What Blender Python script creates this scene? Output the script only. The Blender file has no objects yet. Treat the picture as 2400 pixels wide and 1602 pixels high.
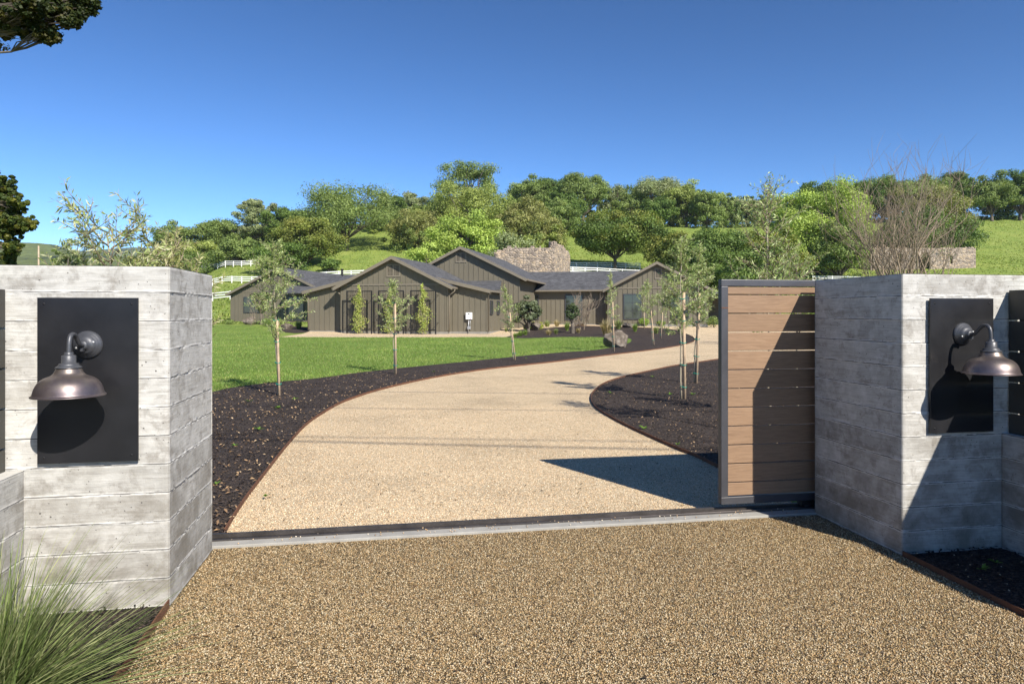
import bpy, bmesh, math, random
import numpy as np
from mathutils import Vector, noise
R = math.radians
# ---------------------------------------------------------------- camera, light, exposure
F, HOR, CX, EYE = 1600.0, 732.0, 1200.0, 1.5        # focal length / horizon / centre in photo pixels, eye height
sc = bpy.context.scene
COL = sc.collection
cam = bpy.data.cameras.new("camera")
cam.lens = 24.0; cam.sensor_width = 36.0
cam.shift_y = -(801.0-HOR)/2400.0
cam.clip_end = 20000; cam.clip_start = 0.05
camo = bpy.data.objects.new("camera", cam); COL.objects.link(camo)
camo.location = (0, 0, EYE); camo.rotation_euler = (R(90), 0, 0)
sc.camera = camo
TRAVEL = Vector((-.617, .907, -.85)).normalized()      # direction in which sunlight travels
SUN_EL = math.asin(-TRAVEL.z)
SUN_AZ = math.atan2(-TRAVEL.x, -TRAVEL.y)            # compass angle from +Y towards +X
w = bpy.data.worlds.new("World"); sc.world = w; w.use_nodes = True
nt = w.node_tree; bg = nt.nodes['Background']
sky = nt.nodes.new('ShaderNodeTexSky'); sky.sky_type = 'NISHITA'; sky.sun_disc = False
sky.sun_elevation = SUN_EL; sky.sun_rotation = SUN_AZ
sky.altitude = 3000; sky.air_density = 1.0; sky.dust_density = 0.35; sky.ozone_density = 6.0
sp_ = nt.nodes.new('ShaderNodeSeparateColor'); cb_ = nt.nodes.new('ShaderNodeCombineColor'); nt.links.new(sky.outputs[0], sp_.inputs[0])
for i_, (k_g, k_m) in enumerate(((1.65, .84), (1.43, 1.0), (1.38, .98))):      # clearer, deeper zenith and a paler horizon
    pw = nt.nodes.new('ShaderNodeMath'); pw.operation = 'POWER'; pw.inputs[1].default_value = k_g; nt.links.new(sp_.outputs[i_], pw.inputs[0])
    ml = nt.nodes.new('ShaderNodeMath'); ml.operation = 'MULTIPLY'; ml.inputs[1].default_value = k_m; nt.links.new(pw.outputs[0], ml.inputs[0]); nt.links.new(ml.outputs[0], cb_.inputs[i_])
nt.links.new(cb_.outputs[0], bg.inputs[0]); bg.inputs[1].default_value = 0.050
sl = bpy.data.lights.new("sun", 'SUN'); sl.energy = 4.4; sl.angle = R(0.5); sl.color = (1.0, .93, .82)
so = bpy.data.objects.new("sun", sl); COL.objects.link(so)
so.rotation_euler = TRAVEL.to_track_quat('-Z', 'Y').to_euler()
sc.view_settings.view_transform = 'Standard'; sc.view_settings.look = 'None'
sc.view_settings.exposure = 0.9; sc.view_settings.gamma = 1
try:
    sc.cycles.max_bounces = 6; sc.cycles.transparent_max_bounces = 8
except Exception: pass

# ---------------------------------------------------------------- helpers
def tag(o, label=None, cat=None, group=None, kind=None):
    if label: o['label'] = label
    if cat: o['category'] = cat
    if group: o['group'] = group
    if kind: o['kind'] = kind
    return o
def empty(name, loc=(0, 0, 0), rz=0.0, label=None, cat=None, group=None):
    o = bpy.data.objects.new(name, None); COL.objects.link(o)
    o.location = loc; o.rotation_euler = (0, 0, rz); o.empty_display_size = .3
    return tag(o, label, cat, group)
def link(name, me, mat=None, parent=None):
    o = bpy.data.objects.new(name, me); COL.objects.link(o)
    if mat: me.materials.append(mat)
    if parent: o.parent = parent
    return o
def copy_tree(o, parent=None):
    c = o.copy(); COL.objects.link(c); c.parent = parent
    for ch in [x for x in bpy.data.objects if x.parent == o]: copy_tree(ch, c)
    return c
class MB:
    def __init__(s): s.v = []; s.f = []; s.sm = []
    def add(s, vs, fs, smooth=False):
        n = len(s.v); s.v += [tuple(p) for p in vs]; s.f += [tuple(i+n for i in f) for f in fs]; s.sm += [smooth]*len(fs)
    def box(s, x0, x1, y0, y1, z0, z1):
        s.add([(x0,y0,z0),(x1,y0,z0),(x1,y1,z0),(x0,y1,z0),(x0,y0,z1),(x1,y0,z1),(x1,y1,z1),(x0,y1,z1)],
              [(0,3,2,1),(4,5,6,7),(0,1,5,4),(1,2,6,5),(2,3,7,6),(3,0,4,7)])
    def bar(s, a, b, wd, ht, up=(0, 0, 1)):
        a = Vector(a); b = Vector(b); d = (b-a).normalized(); u = Vector(up)
        x = d.cross(u).normalized(); y = x.cross(d).normalized()
        vs = [p + x*sx*wd/2 + y*sy*ht/2 for p in (a, b) for sx, sy in ((-1,-1),(1,-1),(1,1),(-1,1))]
        s.add(vs, [(0,1,2,3),(7,6,5,4),(0,4,5,1),(1,5,6,2),(2,6,7,3),(3,7,4,0)])
    def tube(s, pts, rads, n=6, smooth=True, cap=True):
        pts = [Vector(p) for p in pts]
        if not hasattr(rads, '__len__'): rads = [rads]*len(pts)
        vs = []; fs = []
        ref = Vector((0, 0, 1)) if abs((pts[-1]-pts[0]).normalized().z) < .9 else Vector((1, 0, 0))
        for i, p in enumerate(pts):
            d = (pts[min(i+1, len(pts)-1)]-pts[max(i-1, 0)])
            if d.length < 1e-9: d = Vector((0, 0, 1))
            d.normalize(); x = d.cross(ref)
            if x.length < 1e-4: x = d.cross(Vector((0, 1, 0)))
            x.normalize(); y = x.cross(d)
            for k in range(n):
                a = 2*math.pi*k/n; vs.append(p+(x*math.cos(a)+y*math.sin(a))*rads[i])
        for i in range(len(pts)-1):
            for k in range(n):
                fs.append((i*n+k, i*n+(k+1) % n, (i+1)*n+(k+1) % n, (i+1)*n+k))
        if cap: fs.append(tuple(range(n))[::-1]); fs.append(tuple(range((len(pts)-1)*n, len(pts)*n)))
        s.add(vs, fs, smooth)
    def lathe(s, prof, n=40, origin=(0, 0, 0), axis='z', smooth=True):
        vs = []; fs = []
        for r, z in prof:
            for k in range(n):
                a = 2*math.pi*k/n; c, t = r*math.cos(a), r*math.sin(a)
                p = (c, t, z) if axis == 'z' else (c, -z, t)
                vs.append((origin[0]+p[0], origin[1]+p[1], origin[2]+p[2]))
        for i in range(len(prof)-1):
            for k in range(n):
                fs.append((i*n+k, i*n+(k+1) % n, (i+1)*n+(k+1) % n, (i+1)*n+k))
        s.add(vs, fs, smooth)
    def prism(s, poly, n):      # planar polygon extruded by vector n
        m = len(poly); n = Vector(n); a = [Vector(p) for p in poly]; b = [p+n for p in a]
        s.add(a+b, [tuple(range(m))[::-1], tuple(range(m, 2*m))]+[(i, (i+1) % m, (i+1) % m+m, i+m) for i in range(m)])
    def build(s, name, mat, parent=None, bevel=0):
        me = bpy.data.meshes.new(name); me.from_pydata(s.v, [], s.f); me.polygons.foreach_set('use_smooth', s.sm); me.update()
        bm = bmesh.new(); bm.from_mesh(me); bmesh.ops.recalc_face_normals(bm, faces=bm.faces); bm.to_mesh(me); bm.free()
        o = link(name, me, mat, parent)
        if bevel:
            m = o.modifiers.new('bevel', 'BEVEL'); m.width = bevel; m.segments = 2; m.limit_method = 'ANGLE'
        return o
def npmesh(name, V, Fc, mat=None, parent=None, col=None, smooth=False):
    V = np.asarray(V, dtype=np.float32); Fc = np.asarray(Fc, dtype=np.int32); k = Fc.shape[1]
    me = bpy.data.meshes.new(name); me.vertices.add(len(V)); me.vertices.foreach_set('co', V.ravel())
    me.loops.add(Fc.size); me.loops.foreach_set('vertex_index', Fc.ravel())
    me.polygons.add(len(Fc)); me.polygons.foreach_set('loop_start', np.arange(0, Fc.size, k, dtype=np.int32))
    me.polygons.foreach_set('loop_total', np.full(len(Fc), k, dtype=np.int32))
    if smooth: me.polygons.foreach_set('use_smooth', np.ones(len(Fc), dtype=bool))
    if col is not None:
        a = me.color_attributes.new('tint', 'FLOAT_COLOR', 'POINT')
        c = np.ones((len(V), 4), dtype=np.float32); c[:, :3] = col; a.data.foreach_set('color', c.ravel())
    me.update(calc_edges=True)
    return link(name, me, mat, parent)

# ---------------------------------------------------------------- terrain
HD = np.array([-500, 0, 48, 54, 60, 66, 75, 92, 117, 130, 150, 170, 200, 235, 270, 400, 900, 1500, 6000.])
HZ = np.array([0, 0, 0, .25, .45, .5, 1.0, 3.0, 6.6, 9.5, 14.0, 19, 27.0, 32.0, 33.0, 22, 2, -10, -10.])
def T(x, y):
    x = np.asarray(x, float); y = np.asarray(y, float)
    h = np.interp(y, HD, HZ)
    r = x/np.maximum(y, 1.0)
    k = np.interp(r, [-.75, -.6, -.5, -.42, -.3, -.1, .1, .3, .5, .8], [.02, .06, .45, .86, .98, 1.0, .98, .95, 1.03, 1.06])
    far = np.clip((y-75)/20, 0, 1)
    bump = far*(np.sin(x*.07+1.3)*np.cos(y*.05)*.6+np.sin(x*.19+y*.11)*.22)
    return 1.0*(h*(k*far+(1-far)))+bump*np.clip(k*1.5, 0, 1)
def G(px, py, zoff=0.0):            # where a sight line meets the terrain
    rx = (px-CX)/F; rz = (HOR-py)/F
    y = 1.2; 
    while y < 400:
        if EYE+rz*y <= float(T(rx*y, y)): break
        y *= 1.01
    lo, hi = y/1.01, y
    for _ in range(18):
        m = (lo+hi)/2
        if EYE+rz*m <= float(T(rx*m, m)): hi = m
        else: lo = m
    return Vector((rx*hi, hi, float(T(rx*hi, hi))+zoff))
def at(px, py, y): return Vector(((px-CX)/F*y, y, EYE+(HOR-py)/F*y))
def onT(px, y, dz=0): x = (px-CX)/F*y; return Vector((x, y, float(T(x, y))+dz))
LX, LY = -1.739, 3.463; GA = R(10)
CU, SU = math.cos(GA), math.sin(GA)
def W(u, v, z=0.0): return Vector((LX+CU*u-SU*v, LY+SU*u+CU*v, z))

# ---------------------------------------------------------------- materials
class NG:
    def __init__(s, name):
        s.m = bpy.data.materials.new(name); s.m.use_nodes = True; s.t = s.m.node_tree; s.n = s.t.nodes; s.l = s.t.links
        s.b = s.n['Principled BSDF']; s.out = s.n['Material Output']
        s.tc = None
    def coord(s, scale=(1, 1, 1), kind='Object', rot=(0, 0, 0)):
        if s.tc is None: s.tc = s.n.new('ShaderNodeTexCoord')
        mp = s.n.new('ShaderNodeMapping'); s.l.new(s.tc.outputs[kind], mp.inputs[0]); mp.inputs['Scale'].default_value = scale; mp.inputs['Rotation'].default_value = rot
        return mp.outputs[0]
    def noise(s, vec, scale, detail=4, rough=.6, dist=0):
        n = s.n.new('ShaderNodeTexNoise'); s.l.new(vec, n.inputs['Vector']); n.inputs['Scale'].default_value = scale
        n.inputs['Detail'].default_value = detail; n.inputs['Roughness'].default_value = rough; n.inputs['Distortion'].default_value = dist
        return n.outputs['Fac']
    def vor(s, vec, scale, out='Distance', feat='F1', rnd=1.0):
        n = s.n.new('ShaderNodeTexVoronoi'); n.feature = feat; s.l.new(vec, n.inputs['Vector']); n.inputs['Scale'].default_value = scale; n.inputs['Randomness'].default_value = rnd
        return n.outputs[out]
    def ramp(s, fac, stops, interp='LINEAR'):
        n = s.n.new('ShaderNodeValToRGB'); s.l.new(fac, n.inputs[0]); e = n.color_ramp.elements; n.color_ramp.interpolation = interp
        while len(e) < len(stops): e.new(.5)
        for i, (p, c) in enumerate(stops):
            e[i].position = p; e[i].color = (c, c, c, 1) if not hasattr(c, '__len__') else (*c, 1)
        return n.outputs[0]
    def mix(s, fac, a, b, mode='MIX'):
        n = s.n.new('ShaderNodeMix'); n.data_type = 'RGBA'; n.blend_type = mode
        for i, x in ((0, fac), (6, a), (7, b)):
            if isinstance(x, (int, float)): n.inputs[i].default_value = x if i == 0 else (x, x, x, 1)
            elif isinstance(x, tuple): n.inputs[i].default_value = (*x, 1)
            else: s.l.new(x, n.inputs[i])
        return n.outputs[2]
    def math(s, op, a, b=0.0, clamp=False):
        n = s.n.new('ShaderNodeMath'); n.operation = op; n.use_clamp = clamp
        for i, x in enumerate((a, b)):
            if isinstance(x, (int, float)): n.inputs[i].default_value = x
            else: s.l.new(x, n.inputs[i])
        return n.outputs[0]
    def attr(s, name='tint'):
        n = s.n.new('ShaderNodeAttribute'); n.attribute_name = name; return n.outputs['Color']
    def sep(s, vec):
        n = s.n.new('ShaderNodeSeparateXYZ'); s.l.new(vec, n.inputs[0]); return n.outputs
    def bump(s, h, strength=.5, dist=.01, prev=None):
        n = s.n.new('ShaderNodeBump'); s.l.new(h, n.inputs['Height']); n.inputs['Strength'].default_value = strength; n.inputs['Distance'].default_value = dist
        if prev is not None: s.l.new(prev, n.inputs['Normal'])
        return n.outputs[0]
    def fin(s, col=None, rough=.8, metal=0.0, normal=None, spec=.5):
        if col is not None:
            if isinstance(col, tuple): s.b.inputs['Base Color'].default_value = (*col, 1)
            else: s.l.new(col, s.b.inputs['Base Color'])
        if isinstance(rough, (int, float)): s.b.inputs['Roughness'].default_value = rough
        else: s.l.new(rough, s.b.inputs['Roughness'])
        s.b.inputs['Metallic'].default_value = metal
        s.b.inputs['Specular IOR Level'].default_value = spec
        if normal is not None: s.l.new(normal, s.b.inputs['Normal'])
        return s.m
def simple(name, col, rough=.6, metal=0, var=.15, scale=8, bump=0.0, spec=.5):
    g = NG(name); c = g.coord(); n = g.noise(c, scale, 6)
    k = g.ramp(n, [(.25, 1-var), (.75, 1+var)])
    colr = g.mix(1.0, col, k, 'MULTIPLY')
    nb = g.bump(g.noise(c, scale*6, 4), bump, .01) if bump else None
    rr = g.math('ADD', g.math('MULTIPLY', n, .25), rough-.12)
    return g.fin(colr, rr, metal, nb, spec)

def m_leaf(name, trans=.35, rough=.55):
    g = NG(name); a = g.attr(); g.fin(a, rough, spec=.3)
    tr = g.n.new('ShaderNodeBsdfTranslucent'); c2 = g.mix(1.0, a, (1.3, 1.25, .55), 'MULTIPLY'); g.l.new(c2, tr.inputs[0])
    mx = g.n.new('ShaderNodeMixShader'); mx.inputs[0].default_value = trans
    g.l.new(g.b.outputs[0], mx.inputs[1]); g.l.new(tr.outputs[0], mx.inputs[2]); g.l.new(mx.outputs[0], g.out.inputs[0])
    return g.m
def m_gravel(name, dark, mid, light, scale, bumpd, contrast=1.0):
    g = NG(name); c = g.coord()
    v1 = g.vor(c, scale, 'Color'); d1 = g.vor(c, scale, 'Distance')
    sp = g.sep(v1)
    base = g.ramp(sp[0], [(0, dark), (.07, dark), (.22, mid), (.6, mid), (.8, light), (1, tuple(min(.9, q*1.15) for q in light))])
    rust = g.math('GREATER_THAN', sp[1], .88)
    base = g.mix(g.math('MULTIPLY', rust, .6), base, tuple(q*k for q, k in zip(mid, (.8, .58, .38))))
    big = g.ramp(g.noise(c, .75, 5, .6), [(.3, .82), (.5, 1.0), (.7, 1.08)])
    base = g.mix(1.0, base, big, 'MULTIPLY')
    tr = g.ramp(g.noise(c, 14, 3), [(.3, .9), (.65, 1.06)])
    base = g.mix(1.0, base, tr, 'MULTIPLY')
    edge = g.ramp(d1, [(.3, 1.0), (.75, 1-.45*contrast)])
    base = g.mix(1.0, base, edge, 'MULTIPLY')
    h = g.ramp(d1, [(0, 1.0), (.45, .8), (.8, 0.0)])
    nb = g.bump(h, 1.0, bumpd)
    nb = g.bump(g.noise(c, 30, 3), .5, .02, nb)
    return g.fin(base, .85, 0, nb, .25)
def m_mulch():
    g = NG("bark_mulch"); c = g.coord(); c2 = g.coord((1, 2.2, 1), rot=(0, 0, .6))
    v = g.sep(g.vor(c2, 55, 'Color')); d = g.vor(c2, 55, 'Distance')
    base = g.ramp(v[0], [(0, (.022, .017, .015)), (.5, (.05, .04, .036)), (.8, (.09, .07, .06)), (.97, (.15, .11, .085)), (1, (.22, .15, .09))])
    base = g.mix(1.0, base, g.ramp(g.noise(c, 1.3, 3), [(.3, .8), (.7, 1.2)]), 'MULTIPLY')
    nb = g.bump(g.ramp(d, [(0, 1.0), (.8, 0.0)]), .9, .02)
    nb = g.bump(g.noise(c, 9, 5), .7, .05, nb)
    return g.fin(base, .9, 0, nb, .2)
def m_grass(name, stops, sc1=.35, sc2=9.0, dry=(.25, .21, .06)):
    g = NG(name); c = g.coord(); c3 = g.coord((1, .45, 1))
    n1 = g.noise(c3, sc1, 5, .62); n2 = g.noise(c, sc2, 5, .7)
    base = g.ramp(n1, stops)
    base = g.mix(1.0, base, g.ramp(n2, [(.25, .62), (.5, 1.0), (.75, 1.35)]), 'MULTIPLY')
    base = g.mix(g.ramp(g.noise(c3, sc1*2.7, 6, .7), [(.55, 0.0), (.8, .55)]), base, dry)
    nb = g.bump(n2, .7, .08)
    return g.fin(base, .9, 0, nb, .15)
def m_concrete():
    g = NG("board_formed_concrete"); c = g.coord(); z = g.sep(c)[2]
    crs = g.math('FLOOR', g.math('DIVIDE', g.math('SUBTRACT', z, .012), .1445))
    wn = g.n.new('ShaderNodeTexWhiteNoise'); wn.noise_dimensions = '1D'; g.l.new(crs, wn.inputs['W'])
    cb = g.n.new('ShaderNodeCombineXYZ'); sp = g.sep(c)
    g.l.new(g.math('ADD', sp[0], g.math('MULTIPLY', wn.outputs[0], 17.0)), cb.inputs[0])
    g.l.new(g.math('ADD', sp[1], g.math('MULTIPLY', wn.outputs[0], 9.0)), cb.inputs[1]); g.l.new(sp[2], cb.inputs[2])
    o = cb.outputs[0]
    st = g.n.new('ShaderNodeMapping'); g.l.new(o, st.inputs[0]); st.inputs['Scale'].default_value = (1.0, 1.0, 14)
    grain = g.noise(st.outputs[0], 3.2, 8, .65, .6)
    blot = g.noise(o, 3.4, 7, .62, .35); blot2 = g.noise(o, 11, 6, .65)
    lowz = g.ramp(g.math('ADD', z, g.math('MULTIPLY', blot, .5)), [(.45, 1.0), (1.25, 0.0)])
    fine = g.noise(st.outputs[0], 9.0, 6, .7, .3); mott = g.noise(o, 7.5, 9, .72, .5)
    base = g.ramp(blot, [(.3, (.33, .315, .29)), (.5, (.44, .43, .405)), (.65, (.50, .49, .465))])
    base = g.mix(g.ramp(grain, [(.5, 0.0), (.62, .45)]), base, (.27, .255, .23))
    base = g.mix(g.ramp(mott, [(.51, 0.0), (.59, .4), (.68, .65)]), base, (.195, .175, .15))
    base = g.mix(g.ramp(blot2, [(.5, 0.0), (.62, .5)]), base, (.56, .55, .525))
    base = g.mix(1.0, base, g.ramp(fine, [(.35, .86), (.65, 1.1)]), 'MULTIPLY')
    pb = g.ramp(wn.outputs[0], [(0, .91), (1, 1.06)]); base = g.mix(1.0, base, pb, 'MULTIPLY')
    base = g.mix(g.math('MULTIPLY', lowz, g.ramp(blot, [(.40, .8), (.62, .25)])), base, (.175, .158, .13))
    fz = g.math('FRACT', g.math('DIVIDE', g.math('SUBTRACT', z, .012), .1445))
    jt = g.math('MINIMUM', fz, g.math('SUBTRACT', 1.0, fz))
    jag = g.math('ADD', jt, g.math('MULTIPLY', g.math('SUBTRACT', g.noise(c, 45, 4), .5), .07))
    base = g.mix(g.ramp(jag, [(.02, .95), (.07, 0.0)]), base, (.60, .59, .565))
    pit = g.vor(c, 34, 'Distance'); pm = g.math('LESS_THAN', g.math('ADD', pit, g.math('MULTIPLY', blot2, .35)), .265)
    base = g.mix(g.math('MULTIPLY', pm, .8), base, (.07, .065, .06))
    joint_shade = g.ramp(g.math('ABSOLUTE', g.math('ADD', jt, g.math('MULTIPLY', g.math('SUBTRACT', g.noise(c, 9, 3), .5), .04))), [(.010, 1.0), (.034, 0.0)])  # dark joint lines: the shadows beside the fins, painted into the colour
    base = g.mix(g.math('MULTIPLY', joint_shade, g.ramp(g.noise(o, 6, 3), [(.38, 0.0), (.46, .9)])), base, (.08, .075, .07))
    nb = g.bump(grain, .45, .004); nb = g.bump(g.noise(c, 60, 5, .7), .35, .004, nb)
    nb = g.bump(g.math('SUBTRACT', 1.0, pm), .8, .004, nb)
    return g.fin(base, .85, 0, nb, .25)
def m_siding():
    g = NG("dark_taupe_siding"); c = g.coord(); n = g.noise(c, .6, 5); n2 = g.noise(g.coord((6, 6, .6)), 4, 5)
    col = g.ramp(n, [(.3, (.128, .114, .083)), (.7, (.148, .132, .097))])
    col = g.mix(1.0, col, g.ramp(n2, [(.3, .93), (.7, 1.07)]), 'MULTIPLY')
    return g.fin(col, .7, 0, None, .3)
def m_shingle():
    g = NG("asphalt_shingles"); c = g.coord((1, 1, 1))
    br = g.n.new('ShaderNodeTexBrick'); g.l.new(c, br.inputs['Vector']); br.inputs['Scale'].default_value = 1.0
    br.inputs['Brick Width'].default_value = .30; br.inputs['Row Height'].default_value = .14; br.inputs['Mortar Size'].default_value = .012; br.inputs['Bias'].default_value = 0
    br.inputs['Color1'].default_value = (.062, .063, .068, 1); br.inputs['Color2'].default_value = (.12, .122, .13, 1); br.inputs['Mortar'].default_value = (.05, .05, .055, 1)
    col = g.mix(1.0, br.outputs[0], g.ramp(g.noise(c, 40, 4), [(.3, .75), (.7, 1.25)]), 'MULTIPLY')
    col = g.mix(1.0, col, g.ramp(g.noise(c, .8, 4), [(.3, .88), (.7, 1.12)]), 'MULTIPLY')
    return g.fin(col, .95, 0, None, .2)
def m_rubble(name, tone=(1, 1, 1), sc_=2.6):
    g = NG(name); c = g.coord((1, 1, 1.5)); nn = g.n.new('ShaderNodeMix')
    v = g.sep(g.vor(c, sc_, 'Color')); d = g.vor(c, sc_, 'Distance', 'DISTANCE_TO_EDGE')
    base = g.ramp(v[0], [(0, (.15, .135, .12)), (.35, (.24, .21, .18)), (.65, (.33, .29, .24)), (.85, (.40, .33, .24)), (1, (.20, .17, .15))])
    base = g.mix(g.ramp(d, [(.02, .8), (.07, 0.0)]), base, (.37, .33, .28))
    base = g.mix(1.0, base, g.ramp(g.noise(c, 7, 6, .7), [(.3, .65), (.7, 1.3)]), 'MULTIPLY')
    base = g.mix(1.0, base, tone, 'MULTIPLY')
    nb = g.bump(g.ramp(d, [(0, 0.0), (.2, 1.0)]), .9, .08)
    return g.fin(base, .95, 0, nb, .15)
def m_composite():
    g = NG("brown_composite_board"); c = g.coord((1.2, 1, 16)); wv = g.noise(c, 4.5, 7, .6, 1.2)
    z = g.sep(g.coord())[2]; crs = g.math('FLOOR', g.math('DIVIDE', g.math('SUBTRACT', 1.632, z), .139))
    wn = g.n.new('ShaderNodeTexWhiteNoise'); wn.noise_dimensions = '1D'; g.l.new(crs, wn.inputs['W'])
    col = g.ramp(wv, [(.3, (.20, .125, .076)), (.55, (.25, .160, .098)), (.75, (.285, .188, .118))])
    col = g.mix(1.0, col, g.ramp(wn.outputs[0], [(0, .92), (1, 1.08)]), 'MULTIPLY')
    ln = g.ramp(g.noise(g.coord((.7, 1, 40)), 5, 3, .5, 2.0), [(.60, 0.0), (.68, .45)])
    col = g.mix(ln, col, (.12, .075, .05))
    return g.fin(col, .6, 0, g.bump(wv, .3, .003), .35)
def m_shade():
    g = NG("oil_rubbed_bronze"); c = g.coord(); n = g.noise(c, 14, 5, .6)
    col = g.ramp(n, [(.3, (.13, .105, .11)), (.5, (.17, .14, .145)), (.7, (.20, .175, .16))])
    z = g.sep(c)[2]
    up = g.ramp(g.math('ADD', g.math('MULTIPLY', z, 4.0), g.math('MULTIPLY', n, .4)), [(0, 0.0), (.35, .0), (.6, .5)])
    col = g.mix(g.math('MULTIPLY', up, .5), col, (.34, .29, .21))
    fl = g.math('LESS_THAN', g.vor(c, 60, 'Distance'), .07)
    col = g.mix(fl, col, (.4, .35, .25))
    return g.fin(col, .42, .8, g.bump(g.noise(c, 160, 3), .12, .001), .5)
def m_glass():
    g = NG("window_glass"); g.fin((.03, .036, .028), .08, 0, None, .28)
    gl = g.n.new('ShaderNodeBsdfGlossy'); gl.inputs['Roughness'].default_value = .03; gl.inputs[0].default_value = (.85, .95, 1, 1)
    mx = g.n.new('ShaderNodeMixShader'); mx.inputs[0].default_value = .05
    g.l.new(g.b.outputs[0], mx.inputs[1]); g.l.new(gl.outputs[0], mx.inputs[2]); g.l.new(mx.outputs[0], g.out.inputs[0])
    return g.m
def m_hill():
    g = NG("wooded_far_hill"); c = g.coord((1, .4, 1)); n = g.noise(c, .0042, 3, .5); n2 = g.noise(c, .03, 6, .75)
    s_ = g.math('ADD', g.math('MULTIPLY', n, .62), g.math('MULTIPLY', n2, .38))
    col = g.ramp(s_, [(.465, (.02, .035, .018)), (.49, (.13, .16, .045))])
    col = g.mix(1.0, col, g.ramp(g.noise(c, .09, 5, .8), [(.3, .55), (.7, 1.4)]), 'MULTIPLY')
    return g.fin(col, 1.0, 0, g.bump(n2, 1.0, 14), .05)
M = dict(
    gravel=m_gravel("tan_gravel", (.28, .215, .135), (.67, .52, .33), (.78, .65, .455), 130, .005, .55),
    apron=m_gravel("brown_tan_gravel", (.06, .042, .022), (.325, .232, .112), (.50, .39, .22), 120, .012, 1.2),  # darker, browner gravel; the foreground's darkening is put into its colour
    mulch=m_mulch(),
    lawn=m_grass("lawn_and_pasture", [(.3, (.15, .215, .045)), (.5, (.195, .255, .055)), (.72, (.25, .295, .075))]),
    turf=m_grass("mown_lawn", [(.3, (.12, .185, .035)), (.55, (.16, .23, .045)), (.75, (.22, .265, .065))], .5, 14, (.2, .21, .06)),
    concrete=m_concrete(), siding=m_siding(), shingle=m_shingle(), glass=m_glass(), hill=m_hill(),
    trim=simple("taupe_trim_paint", (.175, .150, .112), .6, 0, .06, 3),
    found=simple("foundation_concrete", (.22, .21, .19), .9, 0, .2, 3, .3),
    rubble=m_rubble("rubble_masonry", (1.12, 1.04, 1.0)), rubble2=m_rubble("old_field_masonry", (1.12, 1.05, 1.02), 2.0),
    plate=simple("black_steel_plate", (.011, .011, .013), .38, 0, .3, 5, .04),
    canopy=simple("grey_cast_metal", (.075, .078, .088), .42, .35, .15, 30, .1),
    shade=m_shade(), board=m_composite(),
    gframe=simple("charcoal_bronze_steel", (.062, .062, .07), .42, .25, .12, 6, .03),
    fenceboard=simple("charcoal_fence_board", (.047, .045, .038), .55, 0, .15, 5, .1),
    track=simple("dull_track_steel", (.085, .075, .07), .5, .6, .35, 7, .2),
    curb=simple("smooth_curb_concrete", (.30, .29, .265), .85, 0, .2, 6, .2),
    rust=simple("rusty_edging_steel", (.12, .05, .024), .85, 0, .4, 12, .3),
    white=simple("white_fence_paint", (.80, .80, .78), .5, 0, .05, 2),
    boxwhite=simple("white_enamel", (.78, .78, .76), .4, 0, .03, 2),
    steelgrey=simple("galvanised_steel", (.42, .43, .44), .45, .5, .1, 8),
    black=simple("black_steel_tube", (.012, .012, .012), .5, .2, .1, 5),
    bark=simple("grey_brown_bark", (.115, .095, .075), .95, 0, .4, 3, .8),
    palebark=simple("pale_young_bark", (.30, .26, .19), .9, 0, .3, 25, .3),
    twig=simple("grey_tan_twig", (.25, .195, .14), .9, 0, .25, 3),
    stake=simple("weathered_pine_stake", (.42, .31, .205), .85, 0, .25, 18, .2),
    tie=simple("green_plant_tie", (.0, .17, .125), .6, 0, .1, 4),
    stone=None, pole=simple("pale_utility_pole", (.38, .30, .21), .9, 0, .2, 3),
    leaf=m_leaf("oak_leaves", .30), olive=m_leaf("olive_leaves", .22, .45), blade=m_leaf("grass_blades", .30, .5),
    chip=m_leaf("dry_litter", .0, .85), wire=simple("black_wire", (.02, .02, .02), .6),
    dark_fill=simple("dark_interior", (.01, .01, .012), .8),
)
def m_boulder():
    g = NG("lichen_boulder"); c = g.coord(); n = g.noise(c, 2.2, 8, .7, .4); n2 = g.noise(c, 9, 6, .75)
    col = g.ramp(n, [(.3, (.075, .06, .048)), (.5, (.15, .125, .10)), (.68, (.27, .235, .20))])
    col = g.mix(1.0, col, g.ramp(n2, [(.3, .6), (.7, 1.35)]), 'MULTIPLY')
    return g.fin(col, .92, 0, g.bump(n2, .8, .05), .2)
M['stone'] = m_boulder()
# ---------------------------------------------------------------- the ground
YB = [48, 54, 60, 66, 75]
ys = np.unique(np.concatenate([np.arange(-40, 48, 8.0), YB, np.arange(78, 300, 4.0), np.geomspace(300, 6000, 30), [92, 117, 130, 150, 170, 200, 235, 270]]))
sv = np.linspace(-1.5, 1.5, 161)
gx = sv[None, :]*(np.maximum(ys, 0)[:, None]+40); gy = np.repeat(ys[:, None], len(sv), 1); gz = T(gx, gy)
nV = len(sv); idx = np.arange(len(ys)*nV).reshape(len(ys), nV)
fc = np.stack([idx[:-1, :-1], idx[:-1, 1:], idx[1:, 1:], idx[1:, :-1]], -1).reshape(-1, 4)
tag(npmesh("ground", np.stack([gx, gy, gz], -1).reshape(-1, 3), fc, M['lawn'], smooth=True), kind='structure')

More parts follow.
